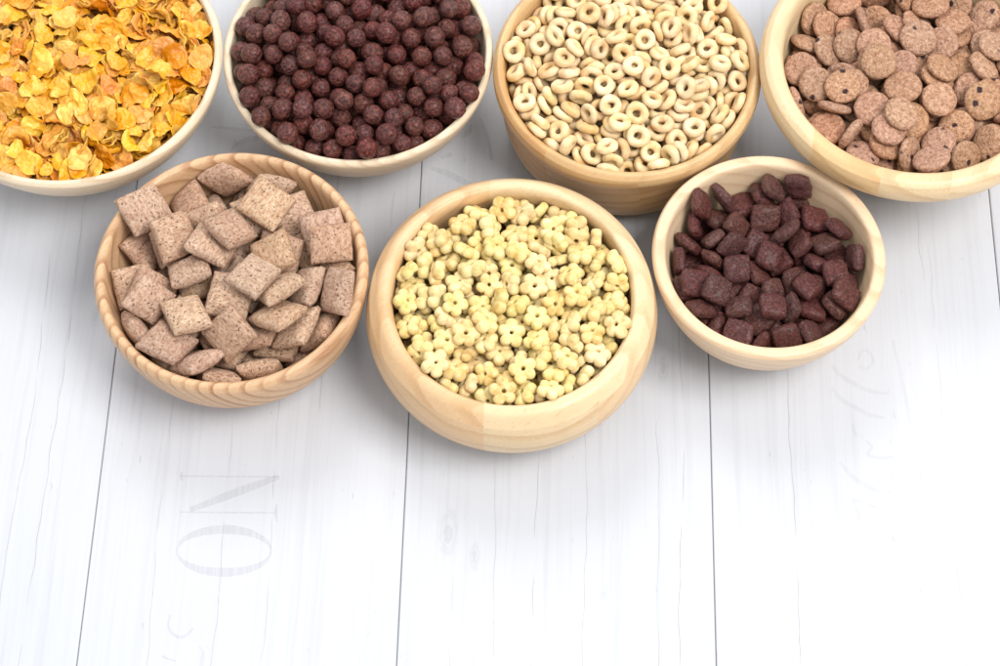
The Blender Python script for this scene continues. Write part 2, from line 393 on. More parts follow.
# ---------------------------------------------------------------- the seven bowls: centre, outer profile base->rim, inner profile rim->centre
BOWLS = dict(
 cornflake=dict(c=(-.2386, .1414), out=[(.040, .0), (.045, .0012), (.058, .014), (.0725, .031), (.0812, .047), (.0841, .0565), (.0838, .0592)],
    inn=[(.0822, .0605), (.0800, .0598), (.0793, .0570), (.0775, .047), (.071, .032), (.058, .017), (.040, .0085), (.018, .0065), (0, .006)]),
 ball=dict(c=(-.0790, .1466), out=[(.036, .0), (.041, .0012), (.052, .014), (.0655, .031), (.0725, .046), (.0751, .0550), (.0748, .0578)],
    inn=[(.0732, .0590), (.0712, .0582), (.0705, .055), (.069, .046), (.063, .031), (.051, .017), (.036, .0085), (.018, .0065), (0, .006)]),
 ring=dict(c=(.0703, .1335), out=[(.050, .0), (.0565, .0014), (.0640, .009), (.0680, .020), (.0698, .034), (.0715, .046), (.0742, .056), (.0740, .0615)],
    inn=[(.0715, .0640), (.0688, .0630), (.0674, .059), (.0660, .050), (.063, .036), (.057, .022), (.045, .012), (.020, .008), (0, .0078)]),
 cookie=dict(c=(.2250, .1265), out=[(.036, .0), (.040, .0014), (.0530, .020), (.0600, .036), (.0640, .048), (.0700, .057), (.0790, .0615), (.0825, .067), (.0828, .073), (.0812, .0775)],
    inn=[(.0775, .0795), (.0728, .0788), (.0705, .0755), (.0695, .068), (.066, .052), (.058, .035), (.045, .018), (.022, .010), (0, .009)]),
 pillow=dict(c=(-.1415, .0088), out=[(.038, .0), (.044, .0012), (.0570, .011), (.0665, .026), (.0705, .040), (.0722, .051), (.0722, .0562)],
    inn=[(.0705, .0588), (.0680, .0590), (.0661, .0565), (.0645, .048), (.060, .034), (.050, .019), (.035, .010), (.018, .0065), (0, .006)]),
 flower=dict(c=(.0062, -.0095), out=[(.040, .0), (.047, .0012), (.0610, .009), (.0715, .021), (.0762, .035), (.0768, .046), (.0745, .056)],
    inn=[(.0700, .0618), (.0660, .0632), (.0635, .0622), (.0622, .058), (.0625, .048), (.060, .034), (.052, .020), (.038, .011), (.018, .008), (0, .0075)]),
 cocoa_pillow=dict(c=(.1420, .0168), out=[(.030, .0), (.034, .0012), (.0440, .011), (.0530, .027), (.0590, .043), (.0612, .053), (.0617, .0568)],
    inn=[(.0602, .0590), (.0565, .0590), (.0545, .0570), (.0530, .050), (.0495, .037), (.042, .022), (.031, .012), (.016, .0085), (0, .008)]),
)

def smooth_profile(pts, per=4):
    """Catmull-Rom through the profile's points"""
    res = []
    P = [pts[0]]+list(pts)+[pts[-1]]
    for i in range(1, len(P)-2):
        p0, p1, p2, p3 = P[i-1], P[i], P[i+1], P[i+2]
        for k in range(per):
            t = k/per
            res.append(tuple(.5*((2*p1[a])+(-p0[a]+p2[a])*t+(2*p0[a]-5*p1[a]+4*p2[a]-p3[a])*t*t+(-p0[a]+3*p1[a]-3*p2[a]+p3[a])*t**3) for a in (0, 1)))
    res.append(tuple(pts[-1]))
    return res

# ---------------------------------------------------------------- turned wooden bowls
def wood(name, light, dark, axis, spacing, warp, contrast, fibre_rot, blocks=0.0, block_tint=(1, 1, 1), rough=.42, spec=.4):
    """year rings of a turned block: shells round a far-off pith, cut by the bowl's surface"""
    n = NT(name); co = n.coord()
    tone = None
    src = co
    if blocks:   # glued staves: each has its own grain offset and tint
        s = n.node('ShaderNodeSeparateXYZ', {'Vector': n.mapping(co, loc=(.013, .01, .004), rot=(0, 0, fibre_rot))})
        bx = n.math('FLOOR', n.math('DIVIDE', s.outputs[0], blocks)); bz = n.math('FLOOR', n.math('DIVIDE', s.outputs[2], .030))
        wn = n.node('ShaderNodeTexWhiteNoise', {'Vector': n.node('ShaderNodeCombineXYZ', {'X': bx, 'Y': bz}).outputs[0]}, noise_dimensions='3D')
        src = n.vmath('ADD', co, n.vmath('MULTIPLY', wn.outputs['Color'], (.12, .12, .12)))
        tone = wn.outputs['Value']
    wv = n.noise(n.mapping(src, scale=(1, 1, 1)), 9, 2, .5, out=1)
    wv = n.vmath('MULTIPLY', n.vmath('SUBTRACT', wv, (.5, .5, .5)), (warp, warp, warp))
    p = n.mapping(n.vmath('ADD', src, wv), loc=axis[0], rot=axis[1])
    q = n.node('ShaderNodeSeparateXYZ', {'Vector': p})
    d = n.vmath('LENGTH', n.node('ShaderNodeCombineXYZ', {'X': q.outputs[0], 'Z': q.outputs[2]}).outputs[0], out=1)
    ph = n.math('FRACT', n.math('DIVIDE', d, spacing))
    idx = n.math('FLOOR', n.math('DIVIDE', d, spacing))
    amp = n.node('ShaderNodeTexWhiteNoise', {'W': idx}, noise_dimensions='1D').outputs['Value']
    ring = n.ramp(ph, (.0, .15), (.55, .25), (.86, 1.0), (.97, .75), (1.0, .15))
    ring = n.math('MULTIPLY', ring, n.math('ADD', .45, n.math('MULTIPLY', amp, .55)))
    # long fibres along the pith, short pores
    fb = n.noise(n.mapping(p, scale=(900, 35, 900)), 1, 3, .6)
    pores = n.ramp(n.noise(n.mapping(p, scale=(1500, 160, 1500)), 1, 2), (.60, 0.0), (.72, 1.0))
    big = n.noise(co, 18, 3)
    f = n.math('ADD', n.math('MULTIPLY', ring, contrast), n.math('MULTIPLY', n.math('SUBTRACT', fb, .5), .55*contrast+.10))
    f = n.math('ADD', f, n.math('MULTIPLY', n.math('SUBTRACT', big, .5), .45), clamp=True)
    col = n.mix(f, light, dark)
    if tone is not None: col = n.mix(n.ramp(tone, (.25, 0.0), (.9, 1.0)), col, n.mix(1.0, col, block_tint, 'MULTIPLY'))
    col = n.mix(n.math('MULTIPLY', pores, .16+.25*contrast), col, tuple(c*.55 for c in dark))
    h = fb
    rg = n.math('ADD', rough, n.math('MULTIPLY', n.math('SUBTRACT', fb, .5), .25))
    return n.surf(Base_Color=col, Roughness=rg, Specular_IOR_Level=spec, Normal=n.bump(h, .00012, .4))

WOODS = dict(
 cornflake=wood('pale_basswood', (.82, .675, .49), (.55, .36, .21), ((.02, .02, .16), (.10, .25, .3)), .0040, .010, .75, .3),
 ball=wood('pale_limewood', (.82, .675, .49), (.57, .385, .235), ((.01, .03, .15), (.05, -.15, .7)), .0036, .012, .72, .8),
 ring=wood('golden_rubberwood', (.70, .47, .235), (.46, .235, .09), ((.1, .05, .22), (.2, .4, 1.3)), .0085, .03, .75, .5, .052, (.93, .82, .70), rough=.34),
 cookie=wood('pale_rubberwood', (.77, .59, .36), (.52, .31, .14), ((.07, .04, .2), (.1, .2, .4)), .010, .03, .65, .15, .037, (.97, .86, .72), rough=.36),
 pillow=wood('striped_ash', (.72, .47, .27), (.36, .165, .075), ((.19, .14, .03), (.25, .12, .75)), .0058, .012, 1.0, .4, rough=.44),
 flower=wood('patched_maple', (.80, .615, .375), (.54, .33, .15), ((.12, .09, .2), (.1, .3, 1.1)), .0095, .035, .70, .02, .0585, (.95, .82, .74), rough=.36),
 cocoa_pillow=wood('cream_maple', (.80, .595, .39), (.57, .34, .175), ((.1, -.1, .18), (.15, .2, -.5)), .0085, .025, .62, .2, rough=.38),
)

def lathe_mesh(prof, n=144):
    inner = prof[1:-1] if prof[-1][0] < 1e-6 else prof
    rows = [[Vector((r*math.cos(2*math.pi*j/n), r*math.sin(2*math.pi*j/n), z)) for j in range(n)] for r, z in [p for p in prof if p[0] > 1e-6]]
    vs, fs = grid_mesh(rows, (Vector((0, 0, prof[0][1]+.0008)), Vector((0, 0, prof[-1][1]))))
    return vs, fs

BOWL_TEXT = dict(
 cornflake='wide pale wooden bowl with a thin rim, filled with golden cornflakes',
 ball='thin rimmed pale wooden bowl filled with dark round cocoa puffs',
 ring='thick walled golden wooden bowl filled with beige oat rings',
 cookie='wide yellow wooden bowl with a heavy rim, filled with speckled cookie discs',
 pillow='striped brown ash bowl filled with large light brown cereal pillows',
 flower='thick rounded maple bowl filled with yellow flower shaped cereal',
 cocoa_pillow='smallest cream wooden bowl, partly filled with dark cocoa pillows')
BOWL_TURN = dict(cornflake=.3, ball=1.9, ring=.2, cookie=.1, pillow=0, flower=0, cocoa_pillow=.5)
for kind, b in BOWLS.items():
    prof = smooth_profile(b['out'], 6)[:-1]+smooth_profile([b['out'][-1]]+b['inn'], 6)
    vs, fs = lathe_mesh(prof)
    o = mesh_obj('wooden_bowl', vs, fs, WOODS[kind])
    import bmesh
    bm = bmesh.new(); bm.from_mesh(o.data); bmesh.ops.recalc_face_normals(bm, faces=bm.faces); bm.to_mesh(o.data); bm.free()
    o.location = (b['c'][0], b['c'][1], .0002); o['label'] = BOWL_TEXT[kind]; o['category'] = 'bowl'; o['group'] = 'wooden cereal bowls'

# ---------------------------------------------------------------- cereal materials
def rnd_tint(n, col, hue=.01, val=.18, sat=.1):
    r = n.node('ShaderNodeObjectInfo').outputs['Random']
    r2 = n.math('FRACT', n.math('MULTIPLY', r, 17.3)); r3 = n.math('FRACT', n.math('MULTIPLY', r, 91.7))
    return n.node('ShaderNodeHueSaturation', {'Color': col, 'Hue': n.math('ADD', .5-hue/2, n.math('MULTIPLY', r, hue)), 'Value': n.math('ADD', 1-val/2, n.math('MULTIPLY', r2, val)),
        'Saturation': n.math('ADD', 1-sat/2, n.math('MULTIPLY', r3, sat))}).outputs[0]

def own(n):
    """object coordinates shifted by the piece's random number, so no two pieces share a pattern"""
    r = n.node('ShaderNodeObjectInfo').outputs['Random']
    return n.vmath('ADD', n.coord(), n.node('ShaderNodeCombineXYZ', {'X': r, 'Y': n.math('MULTIPLY', r, 3.1)}).outputs[0])

def m_cornflake():
    n = NT('toasted_corn'); v = own(n)
    a = n.noise(v, 150, 4, .6); b = n.noise(v, 60, 3, .5); c = n.noise(v, 900, 3, .6)
    col = n.ramp(b, (.30, (.74, .28, .018)), (.48, (.85, .41, .04)), (.66, (.92, .57, .12)))
    r = n.node('ShaderNodeObjectInfo').outputs['Random']
    col = n.mix(n.ramp(r, (.0, .6), (.30, 0.0), (1.0, 0.0)), col, (.60, .19, .012))
    col = n.mix(n.ramp(a, (.57, 0.0), (.72, .32)), col, (.60, .20, .02))
    col = n.mix(n.ramp(c, (.68, 0.0), (.76, .5)), col, (.98, .86, .55))
    blis = n.node('ShaderNodeTexVoronoi', {'Vector': v, 'Scale': 420}, feature='SMOOTH_F1').outputs['Distance']
    h = n.math('ADD', n.math('MULTIPLY', blis, -.5), n.math('ADD', n.math('MULTIPLY', a, .8), n.math('MULTIPLY', c, .2)))
    return n.surf(Base_Color=rnd_tint(n, col, .02, .2, .1), Roughness=.36, Specular_IOR_Level=.55, Normal=n.bump(h, .0006, .75))

def m_ball():
    n = NT('cocoa_puff'); v = own(n)
    a = n.noise(v, 560, 5, .75); b = n.noise(v, 950, 4, .75)
    col = n.ramp(a, (.36, (.026, .0045, .0035)), (.50, (.105, .022, .016)), (.62, (.25, .072, .054)))
    col = n.mix(n.ramp(b, (.57, 0.0), (.70, .8)), col, (.42, .17, .13))  # pale reddish specks put highlights into the colour
    pit = n.node('ShaderNodeTexVoronoi', {'Vector': v, 'Scale': 330}).outputs['Distance']
    h = n.math('ADD', n.math('MULTIPLY', n.ramp(pit, (.1, 0.0), (.4, 1.0)), .5), n.math('ADD', n.math('MULTIPLY', a, .9), n.math('MULTIPLY', b, .45)))
    return n.surf(Base_Color=rnd_tint(n, col, .012, .3, .15), Roughness=.36, Specular_IOR_Level=.45, Coat_Weight=.22, Coat_Roughness=.30, Normal=n.bump(h, .0014, 1.0))

def m_ring():
    n = NT('oat_ring'); v = own(n)
    a = n.noise(v, 120, 3); b = n.noise(v, 700, 4, .6)
    col = n.ramp(a, (.34, (.74, .47, .20)), (.5, (.85, .62, .34)), (.66, (.89, .72, .47)))
    col = n.mix(n.ramp(b, (.60, 0.0), (.74, .45)), col, (.52, .26, .08))
    col = n.mix(n.ramp(n.noise(v, 1500, 2), (.62, 0.0), (.72, .35)), col, (.93, .80, .58))
    pit = n.ramp(n.node('ShaderNodeTexVoronoi', {'Vector': v, 'Scale': 520}).outputs['Distance'], (.08, 0.0), (.3, 1.0))
    h = n.math('ADD', n.math('MULTIPLY', b, .6), n.math('MULTIPLY', pit, .35))
    return n.surf(Base_Color=rnd_tint(n, col, .015, .16, .12), Roughness=.55, Specular_IOR_Level=.4, Normal=n.bump(h, .0004, .7))

def m_cookie():
    n = NT('speckled_biscuit'); v = own(n)
    a = n.noise(v, 520, 5, .8); b = n.noise(v, 900, 4, .75)
    col = n.ramp(a, (.34, (.26, .105, .055)), (.5, (.49, .26, .155)), (.66, (.66, .42, .28)))
    col = n.mix(n.ramp(b, (.60, 0.0), (.70, .8)), col, (.17, .065, .038))
    col = n.mix(n.ramp(n.noise(v, 1700, 2), (.60, 0.0), (.72, .6)), col, (.72, .50, .38))
    # dark chocolate bits, a few on each disc
    vor = n.node('ShaderNodeTexVoronoi', {'Vector': n.vmath('ADD', v, n.vmath('MULTIPLY', n.noise(v, 600, 2, out=1), (.0022, .0022, .0022))), 'Scale': 150, 'Randomness': 1.0})
    keep = n.math('GREATER_THAN', n.node('ShaderNodeSeparateColor', {'Color': vor.outputs['Color']}).outputs[0], .76)
    chip = n.math('MULTIPLY', n.ramp(vor.outputs['Distance'], (.20, 1.0), (.30, 0.0)), keep)
    col = n.mix(chip, col, (.035, .016, .018))
    pit = n.ramp(n.noise(v, 480, 3), (.36, 0.0), (.50, 1.0))
    h = n.math('ADD', n.math('ADD', n.math('MULTIPLY', a, .6), n.math('MULTIPLY', pit, .5)), n.math('MULTIPLY', b, .3))
    return n.surf(Base_Color=rnd_tint(n, col, .012, .22, .15), Roughness=.55, Specular_IOR_Level=.35, Normal=n.bump(h, .0011, .95))

def m_pillow():
    n = NT('wheat_pillow'); v = own(n)
    st = n.mapping(v, scale=(1, .58, 1))
    a = n.noise(st, 700, 5, .8); b = n.noise(st, 1900, 3, .7); c = n.noise(v, 130, 3)
    col = n.ramp(a, (.36, (.38, .195, .115)), (.50, (.65, .415, .275)), (.64, (.81, .60, .44)))
    col = n.mix(n.ramp(c, (.40, 0.0), (.70, .35)), col, (.36, .19, .12))
    hole = n.ramp(n.noise(n.mapping(v, scale=(1, .65, 1)), 980, 2), (.63, 0.0), (.68, 1.0))
    col = n.mix(n.math('MULTIPLY', hole, .85), col, (.13, .055, .035))
    h = n.math('SUBTRACT', n.math('ADD', n.math('MULTIPLY', a, .7), n.math('MULTIPLY', b, .35)), n.math('MULTIPLY', hole, .7))
    return n.surf(Base_Color=rnd_tint(n, col, .012, .2, .15), Roughness=.70, Specular_IOR_Level=.25, Normal=n.bump(h, .0014, .95))

def m_flower():
    n = NT('honey_corn_flower'); v = own(n)
    a = n.noise(v, 150, 4, .7); b = n.noise(v, 700, 5, .75)
    col = n.ramp(a, (.34, (.66, .44, .15)), (.5, (.83, .64, .285)), (.66, (.89, .73, .40)))
    sp = n.noise(v, 210, 2)
    col = n.mix(n.ramp(sp, (.60, 0.0), (.74, .5)), col, (.52, .30, .08))
    col = n.mix(n.ramp(b, (.58, 0.0), (.70, .5)), col, (.46, .28, .08))
    col = n.mix(n.ramp(n.noise(v, 1800, 2), (.60, 0.0), (.72, .4)), col, (.95, .86, .58))
    pit = n.ramp(n.node('ShaderNodeTexVoronoi', {'Vector': v, 'Scale': 600}).outputs['Distance'], (.08, 0.0), (.3, 1.0))
    h = n.math('ADD', n.math('MULTIPLY', b, .6), n.math('MULTIPLY', pit, .35))
    return n.surf(Base_Color=rnd_tint(n, col, .02, .14, .15), Roughness=.60, Specular_IOR_Level=.35, Normal=n.bump(h, .0004, .7))

def m_cocoa_pillow():
    n = NT('cocoa_pillow'); v = own(n)
    a = n.noise(v, 520, 5, .75); b = n.noise(v, 950, 4, .75)
    col = n.ramp(a, (.36, (.028, .006, .005)), (.50, (.108, .026, .020)), (.64, (.24, .080, .066)))
    col = n.mix(n.ramp(b, (.57, 0.0), (.70, .75)), col, (.42, .24, .21))  # lighter pinkish flecks paint fine highlights on the cocoa
    hole = n.ramp(n.noise(v, 520, 2), (.60, 0.0), (.66, 1.0))
    col = n.mix(n.math('MULTIPLY', hole, .8), col, (.025, .008, .008))
    h = n.math('SUBTRACT', n.math('ADD', n.math('MULTIPLY', a, .9), n.math('MULTIPLY', b, .5)), n.math('MULTIPLY', hole, .7))
    return n.surf(Base_Color=rnd_tint(n, col, .015, .3, .15), Roughness=.38, Specular_IOR_Level=.45, Coat_Weight=.20, Coat_Roughness=.32, Normal=n.bump(h, .0015, 1.0))

CEREAL = dict(
 cornflake=(m_cornflake, 'cornflake', 'cornflake', 'golden cornflake', 'cornflakes in the pale bowl'),
 ball=(m_ball, 'cocoa_puff', 'cocoa puff', 'round dark cocoa puff', 'cocoa puffs in the pale bowl'),
 ring=(m_ring, 'oat_ring', 'oat ring', 'beige oat ring', 'oat rings in the golden bowl'),
 cookie=(m_cookie, 'cookie_disc', 'cereal cookie', 'speckled brown cookie disc', 'cookie discs in the heavy rimmed bowl'),
 pillow=(m_pillow, 'wheat_pillow', 'cereal pillow', 'large brown wheat pillow', 'wheat pillows in the striped bowl'),
 flower=(m_flower, 'flower_cereal', 'cereal piece', 'yellow cereal flower', 'cereal flowers in the maple bowl'),
 cocoa_pillow=(m_cocoa_pillow, 'cocoa_pillow', 'cereal pillow', 'dark cocoa pillow', 'cocoa pillows in the cream bowl'),
)

# ---------------------------------------------------------------- where each piece came to rest: shape, x y z (0.1 mm from the bowl's centre), turn, seen from the front
HOURS = 'twelve one two three four five six seven eight nine ten eleven'.split()
ORD = ['', 'second ', 'third ', 'fourth ', 'fifth ', 'sixth ', 'seventh ', 'eighth ', 'ninth ', 'tenth ', 'eleventh ', 'twelfth ']
NUM = 'no one two three four five six seven eight nine ten eleven twelve'.split()

def seen_at(p):
    """where a world point falls in the picture (x right, y down), for the wording of the labels only"""
    d = Vector(p)-cam.location; up = Vector((0, math.sin(TILT), math.cos(TILT))); fw = Vector((0, math.cos(TILT), -math.sin(TILT)))
    z = d.dot(fw); return d.x/z, -d.dot(up)/z

def attitude(kind, q):
    if kind in ('ball',): return ''
    t = abs((q @ Vector((0, 0, 1))).z)
    return 'lying flat' if t > .9 else 'tilted' if t > .5 else 'on edge'

# pieces drawn below their settled size, so wider gaps darken the heaps
FIT = dict(ball=.95, ring=.95, cookie=.97, pillow=.95, flower=.95, cocoa_pillow=.93)

def place_pieces(kind, data):
    fmat, name, cat, words, group = CEREAL[kind]
    mat = fmat(); fn, nv = SHAPES[kind]; b = BOWLS[kind]; R = b['inn'][2][0]
    meshes = []
    for v in range(nv):
        vs, fs = fn(v+1); vs = [Vector(p)*FIT.get(kind, 1) for p in vs]
        m = bpy.data.meshes.new(name); m.from_pydata([tuple(p) for p in vs], [], fs); m.update()
        m.polygons.foreach_set('use_smooth', [True]*len(m.polygons)); m.materials.append(mat); meshes.append(m)
    nums = [int(t) for t in data.split()]; cells = {}; first = None; mass = ([], [])
    for i in range(0, len(nums), 8):
        v, x, y, z, qx, qy, qz, seen = nums[i:i+8]
        qx, qy, qz = qx/999, qy/999, qz/999
        q = Quaternion((math.sqrt(max(0, 1-qx*qx-qy*qy-qz*qz)), qx, qy, qz)); q.normalize()
        if kind == 'cornflake':                # smaller bits of flake lower down in the bowl
            k = len(mass[0]); T = Vector((b['c'][0]-y*8e-5, b['c'][1]+x*8e-5, z*1e-4-.0075)); lv, lf = flake_shape(v+1, True)
            mass[0].extend([(q @ Vector(p))*1.15+T for p in lv]); mass[1].extend([tuple(k+j for j in f) for f in lf])
        if kind == 'cornflake' and not seen:   # past the 300 that show: the flakes underneath, one heap
            k = len(mass[0]); T = Vector((b['c'][0]+x*1e-4, b['c'][1]+y*1e-4, z*1e-4+.0002))
            mass[0].extend([(q @ p.co)+T for p in meshes[v].vertices]); mass[1].extend([tuple(k+j for j in p.vertices) for p in meshes[v].polygons]); continue
        if first is None: o = first = bpy.data.objects.new(name, meshes[v])
        else: o = first.copy(); o.data = meshes[v]
        C.objects.link(o)
        o.location = (b['c'][0]+x*1e-4, b['c'][1]+y*1e-4, z*1e-4+.0002)
        o.rotation_mode = 'QUATERNION'; o.rotation_quaternion = q
        o['category'] = cat; o['group'] = group
        if not seen:
            o['label'] = f'{words} buried deep under the other pieces of its heap'; continue
        u, w = seen_at(o.location); cu, cw = seen_at((*b['c'], b['inn'][0][1]))
        rr = math.hypot(x, y)*1e-4/R; ang = math.atan2(u-cu, -(w-cw)); h = round(ang/(math.pi/6)) % 12
        if rr < .28: key = ("in heap's middle", round(ang/(math.pi/2)) % 4*3)
        elif rr < .52: key = ('midway to rim', h)
        elif rr < .78: key = ('near the rim', h)
        else: key = ('against the rim', h)
        cells.setdefault(key, []).append((u, w, o, attitude(kind, q)))
    for (zone, h), lst in cells.items():
        by = {}
        for e in lst: by.setdefault(e[3], []).append(e)
        for att, es in by.items():
            horiz = max(e[0] for e in es)-min(e[0] for e in es) >= max(e[1] for e in es)-min(e[1] for e in es)
            es.sort(key=lambda e: e[0] if horiz else e[1])
            for k, e in enumerate(es):
                t = f"{words}, {att+', ' if att else ''}{zone}, {HOURS[h]} o'clock"
                if len(es) > 1:
                    side = 'left' if horiz else 'top'
                    t += f", {(ORD[k] if k else 'first ') if k < len(ORD) else 'last '}of {NUM[len(es)] if len(es) < len(NUM) else 'many'} from {side}"
                e[2]['label'] = t
    if mass[0]:
        o = mesh_obj('cornflakes_underneath', mass[0], mass[1], mat); o['kind'] = 'stuff'
        o['label'] = 'golden cornflakes packed underneath the top layer of the pale bowl'; o['category'] = 'cornflakes'

